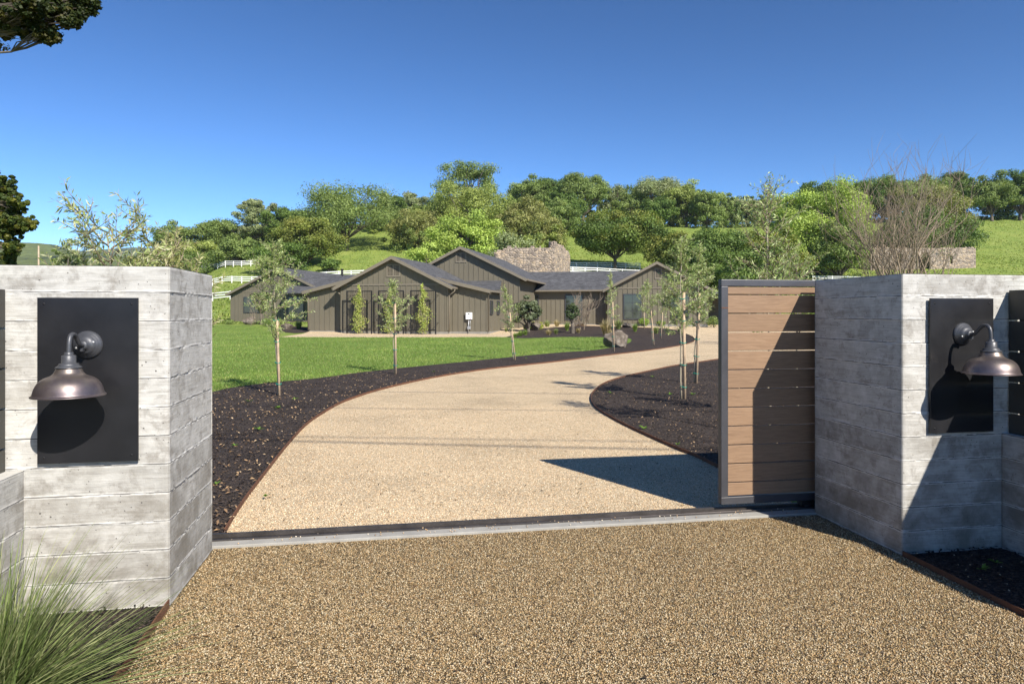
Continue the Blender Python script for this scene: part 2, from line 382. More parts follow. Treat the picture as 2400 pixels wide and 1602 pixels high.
def patch(name, pts, off, mat, mound=None):
    bm = bmesh.new()
    vs = [bm.verts.new((p[0], p[1], 0)) for p in pts]
    es = [bm.edges.new((vs[i], vs[(i+1) % len(vs)])) for i in range(len(vs))]
    bmesh.ops.triangle_fill(bm, use_beauty=True, use_dissolve=False, edges=es, normal=(0, 0, 1))
    for y in YB:
        bmesh.ops.bisect_plane(bm, geom=bm.verts[:]+bm.edges[:]+bm.faces[:], plane_co=(0, y, 0), plane_no=(0, 1, 0))
    for v in bm.verts: v.co.z = float(T(v.co.x, min(v.co.y, 75)))+off
    bmesh.ops.recalc_face_normals(bm, faces=bm.faces)
    if sum(f.normal.z for f in bm.faces) < 0: bmesh.ops.reverse_faces(bm, faces=bm.faces[:])
    me = bpy.data.meshes.new(name); bm.to_mesh(me); bm.free()
    return tag(link(name, me, mat), kind='structure')
def smooth_pts(pts, n=3):       # Catmull-Rom through the ground points
    out = []
    for i in range(len(pts)-1):
        p0, p1, p2, p3 = pts[max(i-1, 0)], pts[i], pts[i+1], pts[min(i+2, len(pts)-1)]
        for k in range(n):
            t = k/n
            out.append(.5*((2*p1)+(p2-p0)*t+(2*p0-5*p1+4*p2-p3)*t*t+(3*p1-p0-3*p2+p3)*t**3))
    return out+[pts[-1]]
def GP(l, n=3): return smooth_pts([G(a, b) for a, b in l], n)
bed_edge = GP([(526,1254),(572,1179),(628,1105),(665,1057),(702,1014),(728,990),(761,968),(794,949),(831,934),(887,916),(961,898),(1035,883),(1146,866),(1300,849),(1419,834),(1518,822),(1585,812),(1618,804),(1628,797),(1618,787),(1585,774),(1502,768),(1402,765),(1352,763.5)], 4)
lawn_top = GP([(1186,790),(1229,793),(1319,790),(1412,790.7),(1470,793),(1480,799),(1460,809),(1396,820.5),(1319,826),(1220,835),(1120,845),(1109,846.5),(961,861),(850,873),(739,888),(635,897.5),(546,909),(498,920),(420,942),(330,975)], 3)
rbed = GP([(1684,843),(1631,851),(1578,859),(1511,873.5),(1457,886),(1417,900),(1393,918),(1385,934),(1390,950),(1404,964),(1437,984),(1473,1003),(1518,1024),(1587,1055),(1625,1070),(1676,1095),(1750,1132)], 4)
g1 = [W(.02, 1.13)]+bed_edge+[G(1326,766.5),G(1262,771),G(1215,779),G(1186,790),G(900,790.5),G(655,790),G(724,777),G(760,768),G(1000,758.5),G(1700,757.5),G(2100,760),G(2100,800),G(1900,826)]+rbed+[W(4.35, 1.9), W(4.2, 1.13)]
patch("driveway", g1, .008, M['gravel'])
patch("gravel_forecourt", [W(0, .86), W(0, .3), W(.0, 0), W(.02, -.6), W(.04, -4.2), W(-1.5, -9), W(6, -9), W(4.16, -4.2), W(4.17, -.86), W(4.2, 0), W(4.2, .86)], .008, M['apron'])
mb = [W(.02, 1.13)]+bed_edge+[G(1326,765.5),G(1262,770),G(1220,778)]+lawn_top+[Vector((-5.2, 7.5, 0)), Vector((-4.6, 4.6, 0)), W(-1.4, 1.1)]
patch("mulch_bed", mb, .016, M['mulch'])
rb = list(rbed)+[W(4.3, 1.6), W(7.5, 1.6), Vector((9, 9, 0)), Vector((12, 16, 0)), G(1900, 838)]
patch("mulch_bed", rb, .016, M['mulch'])
patch("mulch_bed", [W(4.2, 0), W(4.17, -.86), W(4.16, -4.2), W(5.2, -4.2), W(5.2, 0)], .016, M['mulch'])
patch("mulch_bed", [W(0, 0), W(-1.2, 0), W(-1.2, -4.2), W(.04, -4.2), W(.02, -.6)], .016, M['mulch'])
patch("mulch_bed", GP([(650,776),(690,781),(722,778),(728,771),(700,764),(660,768),(649,773)], 2), .02, M['mulch'])
patch("mulch_bed", GP([(1180,761),(1243,761.5),(1243,758.5),(1190,758)], 1), .02, M['mulch'])
patch("lawn", [p+Vector((0, 0, 0)) for p in lawn_top]+[Vector((-9, 9, 0)), Vector((-22, 20, 0)), G(300, 775), G(500, 763), G(560, 762), G(640, 766), G(650, 776), G(655, 790), G(900, 790.5)], .010, M['turf'])

def edging(name, pts, label, h=.045, zz=0.0):
    mbx = MB(); t = .0035
    P = [Vector((p.x, p.y, float(T(p.x, min(p.y, 75))))) for p in pts]
    vs = []; fs = []
    for i, p in enumerate(P):
        d = (P[min(i+1, len(P)-1)]-P[max(i-1, 0)]); d.z = 0; d.normalize(); n = Vector((-d.y, d.x, 0))*t
        for q in (p-n, p+n): vs += [q+Vector((0, 0, -.03)), q+Vector((0, 0, h))]
    for i in range(len(P)-1):
        a = i*4; b = a+4
        fs += [(a, b, b+1, a+1), (a+2, a+3, b+3, b+2), (a+1, b+1, b+3, a+3)]
    mbx.add(vs, fs)
    return tag(mbx.build(name, M['rust']), label, 'edging')
edging("steel_edging", [W(.02, 1.13)]+bed_edge, "long rusty steel edging curving between the left mulch bed and the driveway")
edging("steel_edging", rbed, "rusty steel edging round the rounded mulch bed in front of the open gate")
edging("steel_edging", [W(4.2, -.005), W(4.17, -.86), W(4.16, -4.2)], "straight rusty edging in shade below the right-hand concrete pillar", .04)
edging("steel_edging", [W(0, -.005), W(.02, -.6), W(.04, -4.2)], "straight rusty edging beside the long ornamental grass", .05)

# far hills
def hills(name, y0, depth, prof, mat, seed, amp):
    px = np.linspace(-500, 2900, 260); top = np.interp(px, *zip(*prof))
    rows = 26; V = []
    for j in range(rows):
        t = j/(rows-1); y = y0+depth*(t-1)*1.0
        for i, p in enumerate(px):
            X = (p-CX)/F*y0
            zt = EYE+(HOR-top[i])/F*y0
            s = math.sin(t*math.pi/2)
            nn = noise.fractal(Vector((X*.0022+seed, y*.003, seed)), .9, 2.0, 5)
            V.append((X, y, -15+(zt+15)*s+nn*amp*(.15+s)))
    idx = np.arange(rows*260).reshape(rows, 260)
    fc = np.stack([idx[:-1, :-1], idx[:-1, 1:], idx[1:, 1:], idx[1:, :-1]], -1).reshape(-1, 4)
    tag(npmesh(name, V, fc, mat, smooth=True), kind='structure')
hills("far_hills", 1500, 900, [(-500,570),(-100,575),(0,581),(40,580),(80,579),(110,577),(130,579),(150,586),(175,596),(230,610),(300,606),(420,612),(2900,640)], M['hill'], 3.1, 9)
hills("far_hills", 3300, 1300, [(-500,585),(0,588),(150,589),(170,588),(230,593),(300,589),(360,586),(480,592),(600,600),(2900,620)], M['hill'], 7.7, 14)

# ---------------------------------------------------------------- board-formed concrete
CRS = .1445
def hash1(k, s=0.0): return (math.sin(k*12.9898+s*78.233)*43758.5453) % 1.0
def board_block(name, u0, u1, v0, v1, z1, faces, label, cat='wall', res=(.011, .0065), loc=None, rz=GA, z0=-.05, seed=0):
    """closed concrete wall; the seen faces are fine relief grids: slightly uneven board courses with ragged fins at the joints"""
    Vs = []; Fs = []; base = 0
    def grid(o, a, b, nrm, relief=True, la=1.0, lb=1.0):
        nonlocal base
        na = max(2, int(la/res[0])) if relief else 2; nb = max(2, int(lb/res[1])) if relief else 2
        A, B = np.meshgrid(np.linspace(0, 1, na), np.linspace(0, 1, nb))
        P = np.array(o)[None, None]+A[..., None]*np.array(a)[None, None]+B[..., None]*np.array(b)[None, None]
        if relief:
            d = np.zeros(A.shape); Sx = A*la; Z = P[..., 2]
            k = np.floor((Z-.012)/CRS); f = (Z-.012)/CRS-k; jt = np.minimum(f, 1-f)*CRS
            h = (np.sin(k*12.9898+seed*3+nrm[0]*5)*43758.5453) % 1.0
            d += (h-.5)*.0035
            rng = np.random.default_rng(seed+int(la*100))
            rag = rng.random(A.shape); ragc = np.repeat(rng.random((A.shape[0], na//3+1)), 3, 1)[:, :na]
            lowf = np.sin(Sx*7+k*3)*.5+.5
            d += np.where(jt < .0075, (.001+.0045*ragc*(.35+.65*lowf))*np.clip(1-jt/.0085, 0, 1), 0)
            d -= np.where((jt < .006) & (ragc < .2), .006, 0)
            d += np.sin(Sx*2.1+k*1.7)*.0008
            e = np.minimum(np.minimum(A, 1-A)*la, np.minimum(B, 1-B)*lb)
            d *= np.clip(e/.012, 0, 1); 
            P = P+np.array(nrm)[None, None]*d[..., None]
            # eased corner
            ee = np.clip(1-np.minimum(A, 1-A)*la/.010, 0, 1); et = np.clip(1-(1-B)*lb/.010, 0, 1)
            P = P-np.array(nrm)[None, None]*(np.maximum(ee, et)**2*.004)[..., None]
        n = A.size; ix = np.arange(n).reshape(A.shape)+base
        Vs.append(P.reshape(-1, 3)); Fs.append(np.stack([ix[:-1, :-1], ix[:-1, 1:], ix[1:, 1:], ix[1:, :-1]], -1).reshape(-1, 4)); base += n
    H = z1-z0; U = u1-u0; D = v1-v0
    grid((u0, v0, z0), (U, 0, 0), (0, 0, H), (0, -1, 0), 'f' in faces, U, H)
    grid((u1, v0, z0), (0, D, 0), (0, 0, H), (1, 0, 0), 'r' in faces, D, H)
    grid((u1, v1, z0), (-U, 0, 0), (0, 0, H), (0, 1, 0), False)
    grid((u0, v1, z0), (0, -D, 0), (0, 0, H), (-1, 0, 0), 'l' in faces, D, H)
    grid((u0, v0, z1), (U, 0, 0), (0, D, 0), (0, 0, 1), False)
    o = npmesh(name, np.concatenate(Vs), np.concatenate(Fs), M['concrete'], smooth=False)
    o.location = loc or (LX, LY, 0); o.rotation_euler = (0, 0, rz)
    return tag(o, label, cat)
board_block("concrete_pillar", -1.9, 0, 0, .84, 1.733, 'fr', "pale sunlit board-formed concrete gate pillar with the round grass growing at its foot", 'pillar', seed=1)
board_block("concrete_pillar", 4.2, 6.6, 0, .88, 1.738, 'fl', "board-formed concrete gate pillar half in shadow beside the brown sliding gate", 'pillar', seed=2)
board_block("low_concrete_wall", -.95, -.66, -2.6, .0-.003, .727, 'rf', "low concrete wall behind the ornamental grass, under the dark board fence", 'wall', seed=3)
board_block("low_concrete_wall", 4.903, 5.2, -2.6, -.003, .739, 'l', "shaded low concrete wall at the right edge, under the dark board fence", 'wall', seed=4)

def rootG(name, u, v, z, label, cat, group=None): return empty(name, W(u, v, z), GA, label, cat, group)
# dark board fences on the low walls
def board_fence(u0, u1, ztop, vA, vB, label):
    r = rootG("board_fence", 0, 0, 0, label, 'fence')
    bh = .1845
    for i in range(5):
        m = MB(); z = ztop-i*(bh+.0105); m.box(u0, u1, vA, vB, z-bh, z)
        m.build("board", M['fenceboard'], r, .003)
    for v in (vA+.45, vA+1.4, vB-.06):
        m = MB(); m.box((u0+u1)/2-.018-.0, (u0+u1)/2+.018, v-.04, v+.04, .70, ztop-.02)
        p = m.build("post", M['gframe'], r); p.location.x = .058 if u0 > 0 else -.058
board_fence(-.775, -.74, 1.612, -2.55, -.012, "charcoal board fence on the low wall at the left edge of the photo")
board_fence(4.949, 4.985, 1.640, -2.55, -.012, "charcoal board fence on the low wall next to the right lamp plate")

# plates and gooseneck lamps
for (u0, u1, z0, z1, lab) in ((-.594, -.137, .760, 1.573, "black steel plate behind the lamp on the pale left pillar"), (4.373, 4.823, .757, 1.588, "black steel plate behind the lamp on the half-shaded right pillar")):
    r = rootG("wall_plate", (u0+u1)/2, 0, (z0+z1)/2, lab, 'plate', None)
    m = MB(); hw = (u1-u0)/2; hh = (z1-z0)/2; m.box(-hw, hw, -.026, -.016, -hh, hh); p = m.build("plate", M['plate'], r, .001)
    m = MB(); m.box(-hw+.012, hw-.012, -.016, .004, -hh+.012, hh-.012); m.build("spacer", M['dark_fill'], r)
    for sx in (-1, 1):
        for sz in (-1, 1):
            m = MB(); m.tube([(sx*(hw-.03), -.026, sz*(hh-.03)), (sx*(hw-.03), -.0285, sz*(hh-.03))], .0045, 10); m.build("bolt", M['plate'], r)
def lamp(u, z, label):
    r = rootG("gooseneck_lamp", u, -.026, z, label, 'lamp', 'gooseneck lamps on the gate pillars')
    m = MB()
    m.lathe([(0, .0), (.068, .0), (.069, .006), (.064, .010), (.062, .016), (.057, .017), (.056, .022), (.050, .024), (.046, .033), (.034, .044), (.022, .049), (.021, .060), (.015, .064), (0, .064)], 48, axis='y')
    m.lathe([(0, .062), (.0, .062)], 3, axis='y')
    m.build("wall_mount", M['canopy'], r)
    m = MB()
    for a in (.35, 3.5):
        m = MB(); m.tube([(math.cos(a)*.040, -.026, math.sin(a)*.040), (math.cos(a)*.040, -.041, math.sin(a)*.040)], .006, 8); m.build("screw", M['steelgrey'], r)
    m = MB(); m.box(-.006, .006, -.075, -.05, -.028, -.012); m.build("set_screw", M['canopy'], r)
    ctrl = [(.055, 0), (.075, .0), (.095, .008), (.115, .026), (.135, .045), (.155, .055), (.175, .055), (.190, .046), (.199, .028), (.203, .005), (.205, -.03)]
    pts = smooth_pts([Vector((0, -a, b)) for a, b in ctrl], 4)
    m = MB(); m.tube(pts, .0105, 16); m.build("arm", M['canopy'], r)
    e = .205; rim = -.228; KR = .83
    m = MB()
    m.lathe([(a*KR, b) for a, b in [(.0, .203), (.021, .203), (.022, .201), (.022, .190), (.034, .188), (.036, .186), (.036, .152), (.047, .151), (.050, .147), (.052, .141), (.064, .135), (.066, .133), (.066, .129), (.0, .129)]], 40, (0, -e, rim))
    m.build("socket", M['canopy'], r)
    m = MB()
    prof = [(.060, .130), (.065, .121), (.071, .110), (.080, .100), (.094, .093), (.112, .087), (.130, .0785), (.146, .066), (.158, .050), (.166, .034), (.171, .018), (.174, .010), (.180, .006), (.1835, .003), (.1835, .0), (.180, -.0015), (.174, .004), (.168, .018), (.162, .034), (.153, .049), (.141, .063), (.126, .075), (.106, .084), (.088, .092), (.06, .12)]
    prof = [tuple(p) [:2] for p in smooth_pts([Vector((a, b, 0)) for a, b in prof[:14]], 3)]+prof[14:]
    m.lathe([(a*KR, b) for a, b in prof], 72, (0, -e, 0)); s = m.build("shade", M['shade'], r); s.location = (0, 0, rim)
    m = MB(); m.lathe([(0, .02), (.012, .022), (.026, .04), (.030, .06), (.022, .085), (.013, .1), (.013, .125)], 20, (0, -e, rim)); m.build("bulb", M['boxwhite'], r)
lamp(-.366, 1.341, "bronze gooseneck lamp on the pale left pillar, its shade wholly in view over the plate")
lamp(4.600, 1.367, "bronze gooseneck lamp on the half-shaded right pillar, sticking out past the plate")

# sliding gate
gr = rootG("sliding_gate", 3.504, 1.0, 0, "half open sliding gate of brown composite boards in a dark metal frame", 'gate')
GL = 4.55; zt = 1.744; zb = .083
m = MB(); m.box(0, GL, -.025, .025, zt-.05, zt); m.box(0, GL, -.025, .025, zb, zb+.055)
m.box(0, .055, -.026, .026, zb+.0545, zt-.0505); m.box(GL-.055, GL, -.026, .026, zb+.0545, zt-.0505); m.build("frame", M['gframe'], gr, .004)
b = [1.694, 1.632]+[1.632-.139*k for k in range(1, 11)]+[.142]
for i in range(len(b)-1):
    m = MB(); hi, lo = b[i], b[i+1]; m.box(.056, GL-.056, -.016, .010, lo+.0035, hi-.0035)
    m.build("board", M['board'], gr, .003)
m = MB(); m.box(.002, .053, -.0272, -.0262, 1.531, 1.538); m.build("weld_mark", M['rust'], gr)
for u in (.72, 3.7):
    m = MB(); m.box(u-.07, u+.07, -.035, .035, .052, .083); m.box(u-.06, u+.06, -.012, .03, .035, .06); m.build("wheel_bracket", M['black'], gr)
    m = MB(); m.lathe([(0, -.016), (.043, -.016), (.045, -.010), (.036, 0), (.045, .010), (.043, .016), (0, .016)], 28, (u, 0, .064), 'y'); m.build("wheel", M['canopy'], gr)
# track
tr = rootG("gate_track", 0, 0, 0, "low steel gate track in a narrow concrete strip across the drive", 'track')
m = MB(); m.box(0.0-.6, 8.2, .86, .955, -.05, .026); m.box(-.6, 8.2, 1.06, 1.125, -.05, .026); m.box(-.6, 8.2, .9549, 1.0601, -.05, .012); m.build("concrete_strip", M['curb'], tr, .004)
m = MB(); m.box(-.6, 8.2, .957, 1.058, .010, .019); m.box(-.6, 8.2, .957, .966, .018, .034); m.box(-.6, 8.2, 1.036, 1.058, .018, .047)
m.tube([(-.6, 1.0, .021), (8.2, 1.0, .021)], .011, 10); m.build("rail", M['track'], tr)

# ---------------------------------------------------------------- scatter on the ground
def pinpoly(x, y, poly):
    ins = np.zeros(len(x), bool); n = len(poly)
    for i in range(n):
        x0, y0 = poly[i][0], poly[i][1]; x1, y1 = poly[(i+1) % n][0], poly[(i+1) % n][1]
        c = ((y0 > y) != (y1 > y)); 
        with np.errstate(divide='ignore', invalid='ignore'): xi = (x1-x0)*(y-y0)/(y1-y0)+x0
        ins ^= c & (x < xi)
    return ins
def rand_in_view(rng, n, y0, y1, poly, power=1.0, pad=.06):
    """points on the ground seen by a wide wedge of the garden, denser near the gate"""
    t = rng.random(n)**power; y = y0+(y1-y0)*t; x = (rng.random(n)*(1.5+2*pad)-.75-pad)*y
    k = pinpoly(x, y, poly); return x[k], y[k]
def rotmat(rng, n, tilt):
    yaw = rng.random(n)*2*np.pi; a = rng.normal(0, tilt, n); bb = rng.normal(0, tilt, n)
    X = np.stack([np.cos(yaw), np.sin(yaw), a], -1); Y = np.stack([-np.sin(yaw), np.cos(yaw), bb], -1)
    X /= np.linalg.norm(X, axis=1)[:, None]; Y /= np.linalg.norm(Y, axis=1)[:, None]
    return X, Y, np.cross(X, Y)
def flakes(name, x, y, z, L, Wd, mat, col, rng, tilt=.35, curl=.25):
    n = len(x); X, Y, Z = rotmat(rng, n, tilt); L = np.broadcast_to(L, n)[:, None]; Wd = np.broadcast_to(Wd, n)[:, None]
    C = np.stack([x, y, z+np.zeros(n)], -1)
    V = np.stack([C-X*L/2, C-Y*Wd/2+Z*Wd*curl, C+X*L/2, C+Y*Wd/2+Z*Wd*curl], 1).reshape(-1, 3)
    V[:, 2] = np.maximum(V[:, 2], .004)
    return npmesh(name, V, np.arange(4*n).reshape(n, 4), mat, col=np.repeat(col, 4, 0))
rng = np.random.default_rng(5)
allmulch = mb
def mulch_scatter(polys, name, n, y0, y1, L, Wd, cols, pw, zb, label, curl=.25):
    xs = []; yy = []
    for p in polys:
        a, b_ = rand_in_view(rng, n, y0, y1, p, pw); xs.append(a); yy.append(b_)
    x = np.concatenate(xs); y = np.concatenate(yy); k = len(x)
    ci = rng.integers(0, len(cols), k); c = np.array(cols)[ci]*rng.uniform(.7, 1.25, (k, 1))
    l = rng.uniform(.6, 1.3, k)*L; wd = rng.uniform(.6, 1.3, k)*Wd
    o = flakes(name, x, y, T(x, y)+zb+rng.random(k)*.012, l, wd, M['chip'], c, rng, .35, curl)
    return tag(o, label, 'ground litter', kind='stuff')
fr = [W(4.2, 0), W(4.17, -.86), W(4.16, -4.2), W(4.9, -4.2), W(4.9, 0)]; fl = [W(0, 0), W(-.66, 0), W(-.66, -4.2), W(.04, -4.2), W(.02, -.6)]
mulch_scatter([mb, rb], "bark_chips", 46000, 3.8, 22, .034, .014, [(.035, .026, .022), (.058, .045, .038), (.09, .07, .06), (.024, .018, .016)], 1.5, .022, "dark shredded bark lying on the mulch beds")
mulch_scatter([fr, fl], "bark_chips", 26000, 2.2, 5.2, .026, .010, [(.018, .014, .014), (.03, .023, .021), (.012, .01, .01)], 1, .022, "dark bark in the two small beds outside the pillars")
mulch_scatter([mb], "leaf_litter", 15000, 3.9, 17, .042, .017, [(.40, .27, .15), (.30, .19, .10), (.46, .34, .21), (.22, .14, .08)], 1.3, .030, "dry tan leaves strewn over the left mulch bed", .4)
mulch_scatter([rb], "leaf_litter", 9000, 4.5, 17, .036, .014, [(.40, .28, .17), (.30, .20, .12), (.22, .15, .09)], 1.2, .030, "dry tan leaves strewn over the mulch bed inside the gate", .4)
# loose stones
def pebbles(name, x, y, z, s, cols, label, mat=None):
    n = len(x); X, Y, Z = rotmat(rng, n, .5); C = np.stack([x, y, z], -1)
    a = (s*rng.uniform(.7, 1.3, n))[:, None]; b_ = (s*rng.uniform(.6, 1.1, n))[:, None]; c_ = (s*rng.uniform(.45, .8, n))[:, None]
    base = np.array([(1, .2, 0), (.25, 1, 0), (-.9, .35, .1), (-.3, -1, 0), (.6, -.7, .1), (.25, .2, 1), (-.35, -.2, .85), (0, 0, -1)])
    V = C[:, None]+base[None, :, 0:1]*X[:, None]*a[:, None]+base[None, :, 1:2]*Y[:, None]*b_[:, None]+base[None, :, 2:3]*Z[:, None]*c_[:, None]
    f = np.array([(0, 1, 5), (1, 2, 5), (2, 6, 5), (2, 3, 6), (3, 4, 6), (4, 5, 6), (4, 0, 5), (1, 0, 7), (2, 1, 7), (3, 2, 7), (4, 3, 7), (0, 4, 7)])
    Fc = (np.arange(n)[:, None, None]*8+f[None]).reshape(-1, 3)
    ci = rng.integers(0, len(cols), n); col = np.array(cols)[ci]*rng.uniform(.75, 1.2, (n, 1))
    return tag(npmesh(name, V.reshape(-1, 3), Fc, M['chip'], col=np.repeat(col, 8, 0)), label, 'pebbles', kind='stuff')
PC = [(.52, .37, .22), (.66, .52, .35), (.42, .28, .16), (.72, .62, .48), (.30, .20, .12), (.60, .46, .32), (.50, .33, .17), (.2, .16, .13)]
ap = [W(.01, .855), W(.01, 0), W(.03, -.6), W(.05, -4.2), W(4.15, -4.2), W(4.16, -.86), W(4.19, 0), W(4.19, .855)]
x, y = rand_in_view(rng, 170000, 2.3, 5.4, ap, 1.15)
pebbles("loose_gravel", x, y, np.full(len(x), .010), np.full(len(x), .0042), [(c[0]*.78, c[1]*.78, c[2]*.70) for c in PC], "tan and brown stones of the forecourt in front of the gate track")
x, y = rand_in_view(rng, 100000, 4.1, 11, g1, 1.5)
pebbles("loose_gravel", x, y, np.full(len(x), .010), np.full(len(x), .0042), [tuple(min(.85, q*1.25) for q in c) for c in PC[:4]+PC[5:6]], "pale tan stones of the driveway just inside the gate track")
u = rng.uniform(.05, 4.1, 150); v = np.where(rng.random(150) < .7, rng.uniform(.87, .985, 150), rng.uniform(1.06, 1.12, 150))
P = np.array([W(a, b_) for a, b_ in zip(u, v)])
pebbles("spilled_stones", P[:, 0], P[:, 1], np.full(150, .031), np.full(150, .006), PC, "a few tan stones spilled on the concrete strip of the gate track")
u = rng.uniform(4.25, 4.85, 60); v = -rng.uniform(.02, 1.6, 60)
P = np.array([W(a, b_) for a, b_ in zip(u, v)])
pebbles("spilled_stones", P[:, 0], P[:, 1], np.full(60, .034), np.full(60, .006), PC[:4], "pale stones on the dark mulch under the right pillar")

# lawn blades
def blades(name, x, y, z, h, wd, lean, cols, label, mat='blade', kind='stuff', cat='grass'):
    n = len(x); yaw = rng.random(n)*2*np.pi; ly = rng.random(n)*2*np.pi
    S = np.stack([np.cos(yaw), np.sin(yaw), np.zeros(n)], -1)*np.broadcast_to(wd, n)[:, None]/2
    Lv = np.stack([np.cos(ly), np.sin(ly), np.zeros(n)], -1)*(rng.random(n)*lean*h)[:, None]
    C = np.stack([x, y, z], -1); U = np.zeros((n, 3)); U[:, 2] = h
    V = np.stack([C-S, C+S, C+Lv+U], 1).reshape(-1, 3)
    ci = rng.integers(0, len(cols), n); col = np.array(cols)[ci]*rng.uniform(.75, 1.3, (n, 1))
    pt = (np.sin(x*.8+np.sin(y*.6)*1.7)*np.cos(y*.5+x*.25)+.5*np.sin(x*2.3+y*1.1)*np.sin(y*1.9-x*.7))[:, None]
    col = col*(1+.13*pt)+np.clip(pt-.55, 0, 1)*np.array([[.06, .02, .01]])       # patchy: drier and lusher spots
    o = npmesh(name, V, np.arange(3*n).reshape(n, 3), M[mat], col=np.repeat(col, 3, 0))
    return tag(o, label, cat, kind=kind)
lawnpoly = list(lawn_top)+[Vector((-9, 9, 0)), Vector((-22, 20, 0)), G(300, 775), G(500, 763), G(640, 766), G(655, 790), G(900, 790.5)]
x, y = rand_in_view(rng, 520000, 10, 62, lawnpoly, 2.1)
patchy = np.sin(x*.9+np.sin(y*.7)*1.5)*np.cos(y*.55+x*.2)
hh = rng.uniform(.022, .055, len(x))*(1+.35*patchy)
blades("lawn_grass", x, y, T(x, y)+.01, hh, .007+.00045*y, 1.1, [(.14, .24, .042), (.18, .285, .06), (.11, .195, .034), (.29, .32, .11), (.20, .29, .065)], "short bright green lawn grass between the drive and the house")
x, y = rand_in_view(rng, 150000, 62, 230, [(-400, 60), (400, 60), (400, 260), (-400, 260)], 1.3)
blades("pasture_grass", x, y, T(x, y)-.02, rng.uniform(.08, .2, len(x)), .35, 1.6, [(.18, .25, .05), (.215, .275, .06), (.165, .235, .045), (.25, .29, .085), (.205, .27, .055)], "yellow-green pasture grass on the hillside behind the house")

# dead leaves and bark blown onto the gravel
x, y = rand_in_view(rng, 1400, 2.4, 14, ap, 1.2); x2, y2 = rand_in_view(rng, 3200, 4.2, 20, g1, 1.4); x = np.concatenate([x, x2]); y = np.concatenate([y, y2]); k = len(x)
c = np.array([(.10, .06, .03), (.18, .11, .05), (.05, .035, .025), (.24, .17, .08)])[rng.integers(0, 4, k)]
tag(flakes("blown_debris", x, y, np.full(k, .016), rng.uniform(.01, .034, k), rng.uniform(.005, .013, k), M['chip'], c, rng, .3, .4), "scattered dead leaves and bark crumbs on the gravel", 'ground litter', kind='stuff')
# ---------------------------------------------------------------- the house
PHI = R(-13); CP, SP = math.cos(PHI), math.sin(PHI)
OX, OY = -12.24, 48.98
house = empty("house", (OX, OY, 0), PHI, "long low ranch house with taupe board and batten walls, grey shingle gables and trellised front", 'house')
def HW(p, q, z=0): return Vector((OX+CP*p-SP*q, OY+SP*p+CP*q, z))
def hp(px, py, Q):          # point of the facade plane q=Q seen at a photo pixel -> (p, z)
    r = (px-CX)/F
    p = (r*(OY+CP*Q)-OX+SP*Q)/(CP-r*SP)
    y = OY+SP*p+CP*Q
    return p, EYE+(HOR-py)/F*y
M['shingle_side'] = M['shingle'].copy()
for n in M['shingle_side'].node_tree.nodes:
    if n.type == 'MAPPING': n.inputs['Rotation'].default_value = (0, 0, R(90))
def slab(name, a, b, c, d, mat, th=.10):     # a,b along the ridge, c,d along the eave (c under b)
    m = MB(); m.prism([a, b, c, d], (0, 0, -th)); return m.build(name, mat, house)
def gable(P0, P1, Q0, Q1, zb, zp, pitch, oh, ohf=.40, band=None, batt=.41, sides=(True, True), found=True):
    Pm = (P0+P1)/2; half = (P1-P0)/2; tipw = half+oh
    zw = lambda p: zp-.17-pitch*abs(p-Pm)
    m = MB(); m.prism([(P0, Q0, zb), (P1, Q0, zb), (P1, Q0, zw(P1)), (Pm, Q0, zw(Pm)), (P0, Q0, zw(P0))], (0, Q1-Q0, 0))
    m.build("wall", M['siding'], house)
    m = MB(); p = P0+.05
    while p < P1:
        m.box(p-.028, p+.028, Q0-.032, Q0+.01, zb+.22, zw(p)-.01); p += batt
    for s, PP, sgn in ((sides[0], P0, -1), (sides[1], P1, 1)):
        if s:
            q = Q0+.03
            while q < min(Q1, Q0+8):
                m.box(PP-.032, PP+.032, q-.028, q+.028, zb+.22, zw(P0)-.02); q += batt
    for pc in (P0, P1): m.box(pc-.05, pc+.05, Q0-.036, Q0+.05, zb+.22, zw(P0)-.05)
    m.build("batten", M['siding'], house)
    if band:
        m = MB(); m.box(P0+.02, P1-.02, Q0-.044, Q0, band-.05, band+.05); m.build("band", M['trim'], house)
    if found:
        m = MB(); m.box(P0-.012, P1+.012, Q0-.028, Q1, zb-.2, zb+.14); m.build("foundation", M['found'], house)
    zt = zp-pitch*tipw
    slab("roof", (Pm, Q0-ohf, zp), (Pm, Q1, zp), (Pm-tipw, Q1, zt), (Pm-tipw, Q0-ohf, zt), M['shingle_side'])
    slab("roof", (Pm, Q0-ohf, zp), (Pm, Q1, zp), (Pm+tipw, Q1, zt), (Pm+tipw, Q0-ohf, zt), M['shingle_side'])
    for s in (-1, 1):
        m = MB(); a = (Pm, Q0-ohf-.045, zp+.01); b = (Pm+s*(tipw+.01), Q0-ohf-.045, zp+.01-pitch*(tipw+.01))
        m.prism([a, b, (b[0], b[1], b[2]-.24), (a[0], a[1], a[2]-.24)], (0, .042, 0)); m.build("rake_board", M['trim'], house)
        x = Pm+s*tipw
        m = MB(); m.box(min(x, x+s*.11), max(x, x+s*.11), Q0-ohf+.01, Q1, zt-.15, zt-.015); m.build("gutter", M['trim'], house)
        # soffit
        m = MB(); m.prism([(Pm, Q0-ohf, zp-.145), (Pm+s*tipw, Q0-ohf, zp-.145-pitch*tipw), (Pm+s*tipw, Q0, zp-.145-pitch*tipw), (Pm, Q0, zp-.145)], (0, 0, -.02)); m.build("soffit", M['trim'], house)
    return Pm, zw, zt
